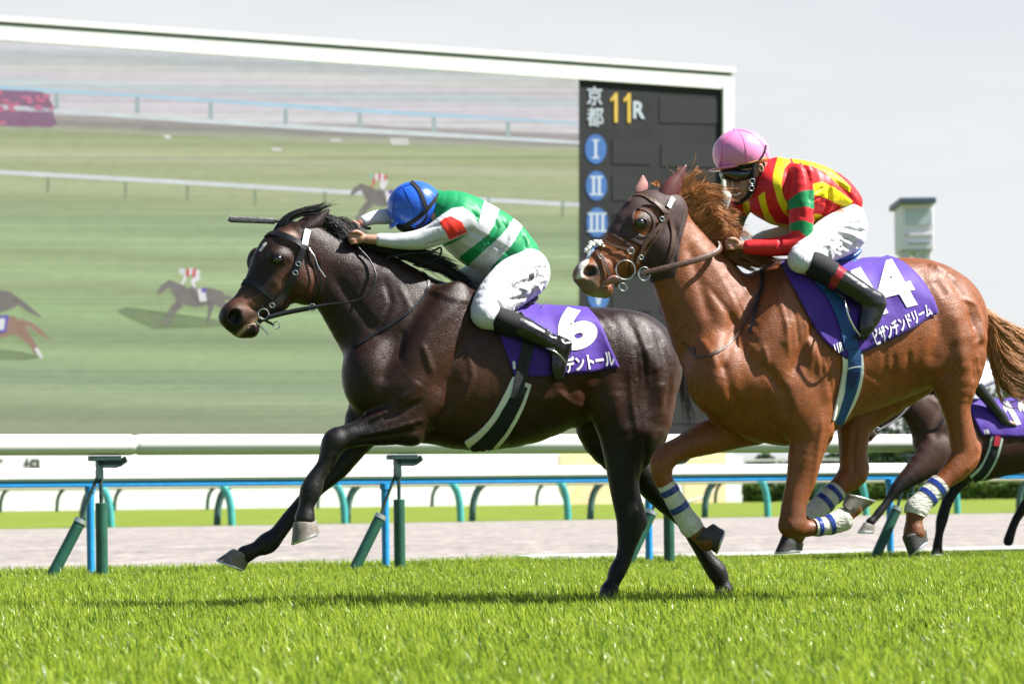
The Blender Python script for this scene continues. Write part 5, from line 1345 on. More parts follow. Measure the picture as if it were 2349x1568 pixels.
# hood with eye hole
HP = [(1384, 530), (1451, 570), (1461, 612), (1490, 650), (1534, 640), (1546, 560), (1572, 478), (1556, 440), (1504, 415), (1440, 430), (1400, 470), (1370, 520)]
hm = inpoly(BC.U, BC.W, HP) & ~(((BC.U - 1469) / 31) ** 2 + ((BC.W - 511) / 34) ** 2 < 1) & ~(((BC.U - 1469) / 31) ** 2 + ((BC.W - 511) / 34) ** 2 < 1)
hood = skin_patch('hood', BC, hm, .007, m_hood, R_)
m_pipe = mat('hood piping', (.058, .032, .027), .55)
strap('piping', FC, BC.bvh, [(1469 + 31 * math.cos(a), 511 + 34 * math.sin(a)) for a in [2 * math.pi * i / 20 for i in range(21)]], 3.2, m_pipe, hood, off=.006, thick=.003)
strap('piping', FC, BC.bvh, [(1386, 529), (1418, 545), (1452, 568)], 6, m_pipe, hood, off=.006, thick=.003)
strap('piping', FC, BC.bvh, [(1568, 482), (1558, 530), (1545, 575), (1532, 612)], 4, m_pipe, hood, off=.006, thick=.003)
ear(FC, 'ear_cover', (1508, 446), (1540, 474), (1574, 378), -24, 15, m_earp, None, hood)
ear(FC, 'ear_cover', (1455, 446), (1483, 436), (1474, 402), 24, 6, m_earpink, None, hood)
for nm, path, wd in (('browband', [(1440, 462), (1452, 450), (1475, 450), (1500, 465), (1524, 487)], 8), ('cheek_strap', [(1526, 492), (1515, 510), (1495, 538), (1475, 562), (1462, 590), (1458, 604)], 8), ('cheek_strap', [(1530, 495), (1512, 530), (1490, 560), (1470, 588)], 6),
                     ('throat_strap', [(1534, 500), (1540, 540), (1535, 580), (1524, 608)], 6), ('noseband', [(1372, 553), (1400, 562), (1440, 574), (1450, 572)], 6), ('noseband', [(1362, 560), (1374, 585), (1387, 610), (1396, 636)], 8),
                     ('jaw_strap', [(1448, 576), (1446, 610), (1440, 640)], 6), ('headpiece', [(1527, 490), (1533, 470)], 8), ('chin_strap', [(1408, 652), (1436, 660), (1462, 640)], 7)):
    strap(nm, FC, BC.bvh, path, wd, m_brown, R_, off=.010, thick=.004)
strap('ear_tape', FC, BC.bvh, [(1529, 478), (1538, 462), (1541, 458)], 10, m_num, R_, off=.018, thick=.002)
ring_px('bit_ring', FC, 1434, 619, -44, 22, 1.5, m_metal, R_, n=36); ring_px('rein_ring', FC, 1477, 628, -52, 13, 1.4, m_metal, R_, sq=1.2); ring_px('strap_ring', FC, 1447, 575, -46, 7, 1.3, m_metal, R_, n=18)
ring_px('bit_link', FC, 1428, 658, -38, 10, 1.4, m_metal, R_, sq=.8, ang=40)
for (u, v) in ((1377, 588), (1470, 590), (1518, 502)): ring_px('buckle', FC, u, v, -47, 5.5, 1.2, m_metal, R_, sq=.8, ang=40, n=16)
bm = bmesh.new(); rf = random.Random(4)
for _ in range(120):
    t_ = rf.random(); r_ = rf.uniform(1.6, 3.4)
    p_ = FC.L(1345 + 36 * t_ + rf.uniform(-5, 5), 574 - 22 * math.sin(t_ * 2.4) + 6 * t_ + rf.uniform(-5, 5), rf.uniform(-22, 10))
    g_b = bmesh.ops.create_icosphere(bm, subdivisions=2, radius=r_ * FC.px)
    for x in g_b['verts']: x.co = x.co * (1 + rf.uniform(-.15, .15)) + p_
me = bpy.data.meshes.new('noseband_fleece'); bm.to_mesh(me); bm.free(); me.materials.append(m_fleece); o = bpy.data.objects.new('noseband_fleece', me); COL.objects.link(o); o.parent = R_
for p in me.polygons: p.use_smooth = True
tube_px('tongue', FC, [(1378, 652, -18), (1392, 645, -26), (1408, 640, -34), (1418, 640, -36)], 5, mat('tongue', (.36, .16, .14), .35, .5), R_, rr=[4, 8, 9, 6])
tube_px('rein', FC, [(1478, 626, -52), (1520, 616, -62), (1565, 605, -70), (1610, 592, -74), (1640, 580, -70), (1652, 568, -62), (1650, 556, -50)], (6.5, 2), m_brown, R_, n=30, flat=(0, 0, 1))
strap('breast_strap', FC, BC.bvh, [(1742, 612), (1748, 640), (1738, 680), (1715, 725), (1690, 770), (1655, 800), (1615, 818), (1580, 812), (1563, 785)], 6, m_brown, R_, off=.003, thick=.005)
strap('breast_strap_end', FC, BC.bvh, [(1746, 615), (1750, 650), (1740, 690), (1728, 738), (1720, 765)], 7, m_black, R_, off=.009, thick=.004)
cc = ((.24, .075, .02), (.74, .34, .12))
hair('mane', FC, [[(1535, 450, -2), (1555, 425, -6), (1572, 405, -8), (1578, 392, -10)], [(1552, 462, -2), (1580, 440, -8), (1605, 425, -14), (1625, 430, -18)], [(1575, 485, -4), (1605, 460, -12), (1640, 455, -20), (1668, 470, -24)], [(1600, 512, -4), (1632, 490, -14), (1665, 490, -24), (1695, 505, -30)], [(1618, 535, -4), (1650, 520, -16), (1680, 520, -26), (1705, 530, -32)],
                  [(1635, 560, -4), (1660, 560, -20), (1690, 570, -34), (1720, 590, -40)]], 2200, m_hairc, R_, 6, .9, 9, 24, 10, cc, (.5, 1.15), 9, 7, .9)
hair('mane', FC, [[(1648, 570, -10), (1670, 560, -34), (1700, 565, -44), (1735, 560, -46)], [(1655, 585, -10), (1685, 585, -34), (1720, 590, -44), (1770, 600, -46)], [(1680, 595, -4), (1710, 600, -24), (1750, 605, -30), (1795, 612, -30)]], 1500, m_hairc, R_, 7, .9, 9, 16, 9, ((.12, .035, .012), (.40, .17, .06)), (.4, 1.05), 5, 6)
hair('forelock', FC, [[(1500, 430, 0), (1498, 424, 0), (1494, 418, 0)], [(1515, 432, 0), (1516, 424, 0), (1520, 416, 0)]], 60, m_hairc, R_, 8, .8, 5, 4, 6, cc, (.6, 1.0), 1, 4)
hair('tail', FC, [[(2256, 714, 0), (2290, 735, 10), (2340, 762, 20), (2400, 778, 30), (2480, 800, 40)], [(2264, 730, 0), (2296, 768, 12), (2345, 800, 24), (2410, 815, 36), (2490, 850, 44)], [(2270, 750, 4), (2290, 800, 20), (2330, 835, 30), (2400, 850, 40), (2480, 900, 50)], [(2270, 765, 8), (2280, 830, 24), (2305, 868, 34), (2350, 880, 50), (2420, 860, 60)], [(2270, 765, 8), (2284, 840, 24), (2310, 880, 34), (2350, 915, 50), (2400, 940, 60)]], 3000, m_hairc, R_, 9, 1.0, 9, 26, 14, ((.24, .085, .03), (.74, .40, .18)), (.45, 1.1), 12, 8)
# ------------------------------------------------------------------ saddle cloths, girths, saddles
def laid(o_root, fr): return o_root
cloth1 = FD.root('saddle_cloth', 'purple saddle cloth with white number 6 under the rider in the blue helmet', 'saddle cloth')
c1o, c1b = cloth_sheet('cloth', FD, BD.bvh, [[(1152, 688), (1142, 738), (1150, 780), (1164, 820), (1178, 863)], [(1342, 703), (1374, 742), (1399, 795), (1420, 842)], (0, 7)], m_purple, cloth1, off=.010, ripple=.0016, seed=2)
text_on('number', '6', FD, c1b, [(1253, 728), (1330, 694), (1382, 776), (1302, 818)], m_num, cloth1, off=.006, bold=.055)
text_on('lettering', 'デントール', FD, c1b, [(1293, 820), (1404, 801), (1412, 838), (1297, 856)], m_num, cloth1, off=.006, bold=.035)
text_on('lettering', '1', FD, c1b, [(1174, 829), (1180, 828), (1182, 846), (1176, 847)], m_num, cloth1, off=.006, bold=.03)
cloth2 = FC.root('saddle_cloth', 'purple saddle cloth with white number 14 under the rider in the pink helmet', 'saddle cloth')
c2o, c2b = cloth_sheet('cloth', FC, BC.bvh, [[(1788, 604), (1821, 667), (1846, 716), (1868, 755), (1896, 790), (1937, 822)], [(2042, 592), (2076, 608), (2108, 639), (2134, 680), (2149, 718)], (-6, 8)], m_purple, cloth2, off=.012, ripple=.0020, seed=5)
text_on('number', '4', FC, c2b, [(1976, 615), (2056, 593), (2114, 696), (2033, 718)], m_num, cloth2, off=.006, bold=.028)
ONE = [[(0, .80), (.40, 1), (.95, 1), (.95, 0), (.40, 0), (.40, .72), (0, .60)]]
text_on('number', '1', FC, c2b, [(1936, 628), (1974, 614), (2038, 717), (2000, 731)], m_num, cloth2, off=.006, poly=ONE)
text_on('lettering', 'ビザンチンドリーム', FC, c2b, [(1996, 758), (2128, 694), (2138, 722), (2010, 794)], m_num, cloth2, off=.006, bold=.028)
text_on('lettering', '11R', FC, c2b, [(1910, 790), (1930, 782), (1934, 804), (1916, 812)], m_num, cloth2, off=.006, bold=.04)
m_web = mat('dark webbing', (.035, .037, .040), .75, .3, noise=(30, .2), bump=(220, .5)); m_webg = mat('green black webbing', (.016, .022, .022), .7, .3, noise=(30, .2), bump=(220, .5)); m_webb = mat('blue webbing', (.02, .085, .26), .6, .35, noise=(30, .2), bump=(220, .5)); m_navy = mat('navy strap', (.02, .03, .14), .5, .4, noise=(30, .2))
g1 = FD.root('girth', 'black girth with white padded edges round the dark bay horse', 'girth')
strap('padding', FD, BD.bvh, [(1196, 872, 46), (1176, 920, 52), (1150, 968, 54), (1118, 1006, 56), (1084, 1034, 60)], 50, m_fleece, g1, off=.004, thick=.010, nw=7)
strap('webbing', FD, BD.bvh, [(1196, 884, 24), (1176, 925, 30), (1150, 970, 32), (1118, 1008, 34), (1088, 1034, 34)], 30, m_webg, g1, off=.015, thick=.004, nw=5)
strap('webbing', FD, c1b, [(1214, 762, 26), (1206, 810, 27), (1196, 850, 27)], 26, m_web, g1, off=.006, thick=.004, nw=5)
strap('webbing', FD, BD.bvh, [(1198, 845, 27), (1190, 870, 26), (1186, 892, 25), (1180, 912, 24)], 26, m_web, g1, off=.018, thick=.004, nw=5)
g2 = FC.root('girth', 'blue girth over white padding round the chestnut horse', 'girth')
strap('padding', FC, BC.bvh, [(1953, 812, 46), (1954, 850, 48), (1945, 895, 46), (1930, 935, 36), (1916, 968, 24)], 46, m_fleece, g2, off=.004, thick=.010, nw=7)
strap('webbing', FC, BC.bvh, [(1955, 800, 30), (1957, 845, 28), (1948, 890, 26), (1934, 930, 22), (1919, 968, 18)], 28, m_webb, g2, off=.015, thick=.004, nw=5)
strap('webbing', FC, c2b, [(1886, 640, 26), (1916, 690, 30), (1938, 740, 31), (1952, 800, 31)], 30, m_webb, g2, off=.006, thick=.004, nw=5)
strap('buckle_guard', FC, BC.bvh, [(1955, 848, 22), (1951, 868, 18), (1948, 884, 10)], 20, m_navy, g2, off=.020, thick=.004, nw=5)
strap('trim', FC, BC.bvh, [(1942, 842), (1957, 840), (1972, 838)], 2.2, m_num, g2, off=.020, thick=.002)
m_sad = mat('saddle leather', (.02, .10, .34), .35, .5, noise=(20, .2)); m_sadk = mat('black saddle leather', (.014, .014, .016), .35, .5)
def saddle(fr, label, pts, m_, panel, bvh_, rimpts):
    r = fr.root('saddle', label, 'saddle')
    s_ = Sdf(fr, 8); s_.chain(pts, k=6); V, Q, E = s_.build(.006, 3); new_mesh('seat', V, Q, m_, r)
    strap('flap', fr, bvh_, panel, 60, m_, r, off=.012, thick=.006, nw=7)
    tube_px('rim', fr, rimpts, 3.2, m_, r, n=20)
    return r
saddle(FD, 'small black racing saddle under the rider in the blue helmet', [(1120, 682, 12, 0, 34), (1160, 696, 10, 0, 44), (1205, 692, 11, 0, 44), (1222, 684, 9, 0, 36)], m_sadk, [(1150, 700, 40), (1160, 730, 56), (1175, 765, 50)], c1b, [(1150, 704, -40), (1180, 704, -48), (1212, 696, -44), (1224, 684, -20)])
saddle(FC, 'small blue racing saddle under the rider in the pink helmet', [(1830, 592, 12, 0, 34), (1880, 602, 10, 0, 46), (1935, 592, 11, 0, 46), (1958, 578, 9, 0, 36)], m_sad, [(1858, 618, 14), (1872, 640, 18), (1888, 662, 18)], c2b, [(1880, 625, -62), (1930, 622, -60), (1957, 602, -48), (1963, 584, -20)])

# ------------------------------------------------------------------ riders
m_skin = mat('skin', (.42, .22, .15), .5, .4, noise=(20, .08), bump=(60, .15, (1, 1, 1), 4, .003), subsurf=.12)
m_silk = mat('racing silk', rough=.50, spec=.35, attr='Col', bump=[(8, .4, (1.3, 1, 1), 2, .015), (38, .12, (1, 1, 1), 3, .005)])
m_breech = mat('white breeches', (.60, .61, .65), .55, .3, noise=(6, .04), bump=[(14, .55, (1.6, 1, .8), 3, .016), (45, .3, (1.6, 1, .7), 3, .006)], sheen=.2)
m_boot = mat('boot leather', rough=.24, spec=.55, attr='Col', bump=[(10, .55, (1, 1, 1.4), 2, .016)], coat=.3)
m_knee = mat('black neoprene', (.012, .012, .013), .75, .3, bump=(300, .3))
m_blueh = mat('blue cap silk', (.022, .115, .60), .30, .5, bump=[(9, .5, (1, 1, 1), 3, .012)], coat=.2)
m_pinkh = mat('pink cap silk', (.80, .27, .52), .30, .5, bump=[(9, .35, (1, 1, 1), 3, .010)], coat=.25)
m_seam = mat('cap seam pink', (.80, .18, .42), .4); m_seamb = mat('cap seam blue', (.012, .07, .42), .4); m_tan = mat('elastic band', (.62, .36, .14), .6)
m_lens = mat('goggle lens', (.008, .008, .009), .08, .7, coat=1); m_teeth = mat('teeth', (.75, .72, .66), .3)
m_coll = mat('white collar', (.72, .71, .66), .7)
def rebase(root, fr, u, v, lat):
    d = fr.L(u, v, lat)
    root.location = root.location + Vector(fr.ex) * d.x + Vector(fr.ey) * d.y + Vector((0, 0, d.z))
    seen = set()
    def rec(o):
        for c in o.children:
            if c.data and c.data.name not in seen:
                seen.add(c.data.name); c.data.transform(Matrix.Translation(-d))
            rec(c)
    bpy.context.view_layer.update(); rec(root)
def built(name, fr, s_, h, m_, parent, sm=3, strokes=None, colfn=None, both=True):
    V, Q, E = s_.build(h, sm)
    if strokes: V = sculpt(V, Q, fr, [(a_[0], a_[1], a_[2] * 1.5) for a_ in strokes], both)
    o = new_mesh(name, V, Q, m_, parent)
    U, W = fr.uv(V)
    if colfn: set_col(o, colfn(U, W, V[:, 1] / fr.px))
    return o, bvh_of(V, Q), V, Q
def fist(s_, u, v, lat, sx=1, ang=0, size=1.0):
    """closed hand: palm, four curled fingers and a thumb over them; sx=-1 when the knuckles point left"""
    ca, sa = math.cos(math.radians(ang)), math.sin(math.radians(ang))
    def T(x, y): x *= size * sx; y *= size; return u + x * ca - y * sa, v + x * sa + y * ca
    s_.ell(*T(-2, 0), 15 * size, 14 * size, 12 * size, 0, lat=lat, k=4)
    for i, (dy, ln, dl) in enumerate(((-11.5, 15, -5), (-4.2, 18, -8), (3.2, 17, -8.5), (10.2, 14, -6.5))):
        s_.chain([(*T(3, dy), 4.6, lat + dl * .6), (*T(ln, dy), 4.4, lat + dl), (*T(ln + 2.5, dy + 1), 4.1, lat + dl + 8), (*T(ln - 8, dy + 1), 3.8, lat + dl + 14)], k=1.2)
    s_.chain([(*T(-6, -9), 5.2, lat - 9), (*T(3, -14), 4.8, lat - 12), (*T(12, -13), 4.2, lat - 13)], k=2)

# ---- rider in blue helmet
J1 = FD.root('person', 'rider in a blue helmet and green and white hoops crouched over the dark horse', 'person')
s = Sdf(FD, 8)
s.ell(958, 478, 46, 50, 40, 20, k=8); s.ell(938, 505, 26, 30, 27, -30, k=8); s.chain([(984, 486, 24, 0, 24), (1024, 492, 30, 0, 30)])
s.ell(995, 493, 8, 11, 5, 20, lat=-40, k=3)
s.chain([(1024, 490, 38, 0, 56), (1090, 530, 60, 0, 64), (1160, 578, 50, 0, 54), (1195, 620, 42, 0, 52)])
s.chain([(1058, 502, 26, -58), (1000, 536, 20, -58), (962, 549, 17, -52), (905, 552, 13, -44), (868, 550, 11.5, -38), (842, 548, 11, -35)], k=6); fist(s, 822, 545, -34, -1, -4, 1.0)
s.chain([(1000, 470, 22, 56), (940, 490, 17, 50), (890, 497, 14, 38), (850, 502, 11, 30), (828, 512, 10, 26)], k=6); fist(s, 812, 521, 22, -1, 10, .82)
s.chain([(1198, 628, 48, -40, 44), (1130, 688, 36, -98, 28), (1112, 720, 24, -112, 24), (1160, 738, 20, -122, 22), (1220, 766, 18, -132, 18), (1272, 790, 16, -138, 17), (1284, 800, 14, -140, 15), (1280, 850, 12, -140, 13)], k=8)
s.chain([(1186, 618, 40, 42, 36), (1110, 634, 24, 76, 25), (1070, 640, 20, 90, 20), (1080, 670, 17, 104, 17), (1110, 710, 18, 122, 18), (1200, 760, 18, 132, 18), (1270, 800, 14, 138, 14), (1272, 850, 12, 138, 13)], k=8)
built('body', FD, s, .0042, m_skin, J1, 2)
s = Sdf(FD, 10)
s.chain([(1010, 484, 44, 0, 56), (1046, 502, 63, 0, 80), (1092, 535, 74, 0, 80), (1140, 564, 73, 0, 74), (1180, 590, 58, 0, 66)], k=12)
s.chain([(1060, 500, 34, -60), (1030, 520, 32, -66), (1000, 536, 27, -62), (965, 549, 23.5, -54), (920, 553, 18.5, -46), (884, 551, 16, -40), (872, 550, 15, -38)], k=8)
s.chain([(1006, 466, 30, 58), (940, 490, 23, 50), (895, 496, 19, 40), (860, 499, 16, 33), (836, 507, 13.5, 28)], k=8)
L1a = [(1120, 440), (1112, 456), (1096, 516), (1073, 538), (1021, 566), (990, 570)]; L2a = [(1160, 455), (1148, 471), (1133, 516), (1120, 538), (1056, 587), (1040, 620)]
L3a = [(1195, 470), (1185, 490), (1168, 516), (1151, 538), (1078, 604), (1060, 640)]; L4a = [(1225, 490), (1212, 505), (1200, 516), (1173, 563), (1126, 613), (1120, 660)]
GR, WH_, RD = np.array((.008, .25, .085)), np.array((.60, .61, .63)), np.array((.72, .035, .02))
def silk1(U, W, lat):
    C = np.tile(GR, (len(U), 1))
    C[inpoly(U, W, L1a + L2a[::-1])] = WH_; C[inpoly(U, W, L3a + L4a[::-1])] = WH_
    slv = inpoly(U, W, [(800, 470), (900, 470), (1000, 500), (1020, 488), (1036, 477), (1060, 474), (1086, 492), (1098, 516), (1092, 533), (1070, 537), (1030, 554), (965, 585), (800, 590)]) & (lat < -22)
    C[slv] = WH_; C[(U < 985) & (lat > 0)] = WH_
    C[inpoly(U, W, [(1006, 510), (1020, 500), (1034, 496), (1059, 509), (1071, 533), (1031, 551), (1021, 530)]) & (lat < -22)] = RD
    return C
WR1 = [([(1100, 470), (1120, 530), (1090, 600)], 8, -3), ([(1150, 500), (1150, 560), (1120, 612)], 8, 2.5), ([(1060, 540), (1100, 560), (1170, 600)], 7, -3), ([(1040, 560), (1100, 590)], 6, 2), ([(1080, 450), (1095, 500)], 7, -2.5), ([(1180, 520), (1190, 580)], 7, -2.5),
       ([(1062, 535), (1040, 548), (1010, 556)], 6, -3), ([(1048, 480), (1075, 510)], 6, -2.5), ([(1000, 560), (960, 570)], 5, -2), ([(985, 525), (955, 533)], 5, -2)]
for k_ in range(0):
    WR1.append(([(888 + 14 * k_, 538), (892 + 14 * k_, 566)], 3.2, -1.6))
WR1 += [([(a_ + 0, b_ - 14), (a_ + 5, b_), (a_ + 0, b_ + 14)], 3.5, -1.5) for a_, b_ in ((1110, 500), (1135, 530), (1160, 545), (1185, 560), (1090, 570), (1120, 580), (1145, 595))]
jer1, jb1, _, _ = built('jersey', FD, s, .0036, m_silk, J1, 3, WR1, silk1)
s = Sdf(FD, 10)
s.chain([(1178, 600, 50, 0, 62), (1200, 620, 56, 0, 70)], k=10)
s.chain([(1204, 626, 58, -38, 54), (1168, 656, 54, -70, 42), (1134, 688, 46, -96, 36), (1112, 719, 33, -112, 32), (1128, 728, 28, -115, 29), (1140, 732, 26, -117, 28)], k=10)
s.chain([(1186, 616, 52, 42, 48), (1110, 634, 33, 76, 34), (1070, 640, 28, 90, 28), (1080, 670, 25, 104, 25)], k=10)
WB1 = [([(1120, 680), (1160, 660), (1200, 650)], 6, -3), ([(1130, 700), (1180, 690), (1220, 680)], 6, -3), ([(1160, 640), (1200, 625), (1240, 620)], 6, -2.5), ([(1180, 700), (1220, 690)], 5, -3), ([(1100, 700), (1120, 735)], 6, -2), ([(1200, 660), (1230, 680)], 6, 3), ([(1215, 590), (1235, 640), (1225, 680)], 8, -3), ([(1145, 665), (1180, 675)], 5, 2.5), ([(1170, 680), (1150, 720)], 5, -2.5), ([(1195, 670), (1180, 712)], 5, -2.5)]
def folds(cx, cy, rx, ry, ang, n, seed):
    g_ = random.Random(seed); out = []
    for _ in range(n):
        a = math.radians(ang + g_.gauss(0, 16)); u = cx + g_.uniform(-rx, rx); v = cy + g_.uniform(-ry, ry); L_ = g_.uniform(8, 22)
        out.append(([(u - math.cos(a) * L_, v - math.sin(a) * L_), (u, v + g_.uniform(-3, 3)), (u + math.cos(a) * L_, v + math.sin(a) * L_)], g_.uniform(3.2, 5.5), g_.choice((-1, -1, 1)) * g_.uniform(.5, 1.3)))
    return out
WB1 += folds(1175, 665, 60, 45, -25, 26, 1) + folds(1200, 700, 30, 12, -40, 8, 2)
br1, bb1, _, _ = built('breeches', FD, s, .0048, m_breech, J1, 3, WB1)
m_ink = mat('marker ink', (.03, .03, .03), .6)
for ch, (u, v) in zip('OYIT', ((1183, 654), (1201, 646), (1218, 634), (1231, 626))): text_on('lettering', ch, FD, bb1, [(u - 4, v - 6), (u + 5, v - 9), (u + 6, v + 4), (u - 3, v + 8)], m_ink, br1, off=.004, bold=.0)
leg_tube('knee_band', FD, [(1135, 727, 27, -118, 31), (1150, 735, 28.5, -120, 31), (1168, 742, 28.5, -123, 30), (1186, 748, 28, -126, 29)], m_knee, J1, n=14, sides=24)
def boot(fr, st, foot, parent, colfn, strokes=None):
    s_ = Sdf(fr, 6); s_.chain(st, k=6); s_.chain(foot, k=8)
    return built('boot', fr, s_, .005, m_boot, parent, 3, strokes, colfn)
BK = np.array((.010, .010, .011))
blackc = lambda U, W, lat: np.tile(BK, (len(U), 1))
WK = lambda pts: [([(a - 8, b + 10), (a + 8, b - 10)], 5, -3.5 if i % 2 else 3) for i, (a, b) in enumerate(pts)]
boot(FD, [(1180, 746, 28, -125, 28), (1205, 756, 26.5, -130, 26), (1235, 772, 23.5, -136, 24), (1262, 786, 22, -140, 22), (1286, 796, 23, -142, 21)], [(1288, 796, 22, -142, 19), (1282, 822, 21, -143, 18), (1279, 848, 18, -143, 18), (1280, 866, 11, -143, 14)], J1, blackc, WK([(1215, 762), (1228, 768), (1242, 776), (1254, 782), (1266, 790), (1280, 800), (1288, 815)]))
boot(FD, [(1180, 746, 26, 128, 26), (1262, 786, 22, 140, 21), (1280, 800, 22, 142, 20)], [(1282, 800, 22, 142, 19), (1278, 850, 16, 143, 17), (1278, 864, 11, 143, 14)], J1, blackc)
s = Sdf(FD, 4)
s.ell(951, 474, 64, 58, 55, -10); s.cut(972, 515, 60)
h1, hb1, hV, hQ = built('helmet', FD, s, .005, m_blueh, J1, 2)
s = Sdf(FD, 3); s.ell(903, 514, 15, 5, 34, -48); built('brim', FD, s, .005, m_blueh, h1, 2)
for pth in ([(943, 418), (958, 432), (970, 456), (977, 478)], [(1006, 446), (994, 462), (977, 482), (955, 502), (930, 516), (904, 522)]): strap('helmet_strap', FD, hb1, pth, 8, m_knee, h1, off=.002, thick=.004)
for pth in ([(922, 428), (935, 450), (948, 480), (952, 512)], [(922, 428), (908, 450), (900, 480), (902, 515)], [(922, 428), (950, 424), (985, 440), (1004, 466)]): strap('seam', FD, hb1, pth, 1.6, m_seamb, h1, off=.001, thick=.002)
q = surf(FD, hb1, 921, 429); bm = bmesh.new(); bmesh.ops.create_icosphere(bm, subdivisions=2, radius=.008)
for x in bm.verts: x.co += q[0]
me = bpy.data.meshes.new('button'); bm.to_mesh(me); bm.free(); me.materials.append(m_blueh); o = bpy.data.objects.new('button', me); COL.objects.link(o); o.parent = h1
s = Sdf(FD, 6); s.ell(955, 482, 50, 53, 45, 10); s.ell(936, 508, 30, 24, 34, -20); s.cut(952, 500, -70); 
cap1 = built('head_lining', FD, s, .005, m_knee, J1, 2)
s = Sdf(FD, 6); s.chain([(992, 470, 13, -8, 34), (1004, 490, 20, -4, 36), (1000, 508, 14, -4, 30)]); built('neck_gaiter', FD, s, .005, m_knee, J1, 2)
tube_px('chin_strap', FD, [(977, 478, -50), (978, 492, -46), (972, 508, -40), (955, 522, -30)], 3, m_knee, J1, n=12)
rebase(J1, FD, 1175, 700, 0)
# whip
wp = FD.root('riding_whip', 'black riding whip with a flat padded end above the dark horse\'s forehead', 'whip')
wm = MB(); P = [FD.L(u, v, 24) for u, v in ((525, 500), (530, 503), (580, 505), (628, 507), (634, 507))]
wm.tube(P, [(6.8 * FD.px, 1.6 * FD.px), (7.2 * FD.px, 1.8 * FD.px), (7 * FD.px, 2 * FD.px), (7 * FD.px, 2 * FD.px), (3 * FD.px, 2 * FD.px)], 14, flat=(0, 0, 1)); wm.build('flap', mat('whip flap', (.06, .06, .062), .5, noise=(40, .3), bump=(120, .3)), wp, smooth=True)
tube_px('shaft', FD, [(632, 507, 24), (700, 512, 24), (790, 520, 24), (850, 524, 24)], 2.6, m_black, wp, n=12, rr=[3.4, 2.6, 2.8, 3.6])
rebase(wp, FD, 810, 521, 24)
def stirrup(fr, label, top, pts, plate, lat):
    r = fr.root('stirrup', label, 'stirrup')
    tube_px('iron', fr, [(u, v, lat + dl) for u, v, dl in pts], 2.3, m_metal, r, n=26)
    tube_px('leather', fr, [(top[0], top[1], lat + 22), ((top[0] + pts[0][0]) / 2, (top[1] + pts[0][1]) / 2, lat + 16), (pts[0][0], pts[0][1], lat)], (4.5, 1.2), m_black, r, n=10, flat=(0, 0, 1))
    m = MB(); a, b = [fr.L(u, v, lat) for u, v in plate]; m.tube([a, b], (2.2 * fr.px * 1, 10 * fr.px), 12); m.build('tread', m_black, r, smooth=True)
    rebase(r, fr, pts[0][0], pts[0][1], lat)
stirrup(FD, 'thin stirrup iron under the boot of the rider in the blue helmet', (1192, 716), [(1244, 796, 0), (1262, 801, -20), (1284, 815, -22), (1296, 832, -16), (1292, 838, 2), (1270, 826, 14), (1248, 806, 14), (1244, 796, 0)], [(1262, 828), (1298, 832)], -140)
stirrup(FC, 'silver stirrup iron round the boot of the rider in the pink helmet', (1890, 640), [(1936, 684, 0), (1940, 705, -20), (1950, 735, -24), (1966, 762, -18), (1978, 770, 4), (1966, 745, 16), (1946, 710, 16), (1936, 684, 0)], [(1958, 772), (1986, 770)], -142)

# ---- rider in pink helmet
J2 = FC.root('person', 'smiling rider in a pink helmet and red and yellow striped silks on the chestnut horse', 'person')
s = Sdf(FC, 6)
s.ell(1712, 384, 50, 46, 42, 0, k=8); s.ell(1705, 418, 25, 37, 28, 14, k=10)
s.chain([(1668, 402, 7, -2, 8), (1671, 420, 6, -3, 6.5), (1672, 432, 6.8, -3, 8)], k=5); s.ell(1676, 436, 7, 4.5, 9, 0, lat=-3, k=3)
s.ell(1695, 457, 12, 9.5, 15, -10, k=6); s.ell(1684, 443, 9, 4, 13, 10, k=3); s.ell(1685, 451, 8, 4, 12, 10, k=3)
s.ell(1706, 432, 15, 14, 10, 20, lat=-18, k=8); s.ell(1676, 402, 12, 10, 22, 0, k=6); s.ell(1716, 446, 16, 10, 12, -35, lat=-16, k=8)
s.chain([(1681, 447, 2.2, -30, 2.2), (1693, 446, 2.0, -32, 2.2), (1703, 440, 1.6, -34, 2)], k=1.5, sub=True)
s.ell(1745, 386, 7.5, 11.5, 5, -12, lat=-42, k=3); s.ell(1745, 387, 4, 7, 3, -12, lat=-46, k=2, sub=True)
s.chain([(1730, 412, 25, 0, 25), (1768, 430, 32, 0, 34)])
s.chain([(1775, 440, 54, 0, 58), (1860, 446, 52, 0, 56), (1915, 470, 34, 0, 46), (1936, 515, 36, 0, 52)])
s.chain([(1836, 410, 26, -68), (1838, 500, 22, -82), (1838, 547, 21, -83), (1770, 565, 15, -64), (1716, 566, 12, -48), (1700, 564, 11, -44)], k=6); fist(s, 1684, 561, -42, -1, 6, .9)
s.chain([(1715, 440, 24, 58), (1684, 510, 13, 60), (1680, 548, 10, 48)], k=6); fist(s, 1676, 556, 30, -1, 10, .85)
s.chain([(1930, 525, 46, -44, 44), (1848, 584, 28, -100, 26), (1834, 602, 22, -112, 23), (1905, 632, 19, -128, 20), (1985, 684, 18, -137, 18), (2003, 700, 18, -140, 15), (1980, 750, 12, -140, 13)], k=8)
s.chain([(1905, 525, 36, 42, 36), (1800, 550, 25, 74, 23), (1745, 562, 20, 88, 20), (1742, 588, 16, 100, 16), (1800, 625, 18, 118, 18), (1900, 670, 18, 130, 18), (1960, 700, 14, 136, 14)], k=8)
SM = [([(1682, 447), (1692, 447), (1703, 440)], 2.2, -1.5), ([(1704, 425), (1708, 438), (1702, 448)], 3, -1.6), ([(1715, 420), (1719, 436)], 3, -1.2)]
built('body', FC, s, .0040, m_skin, J2, 2, SM)
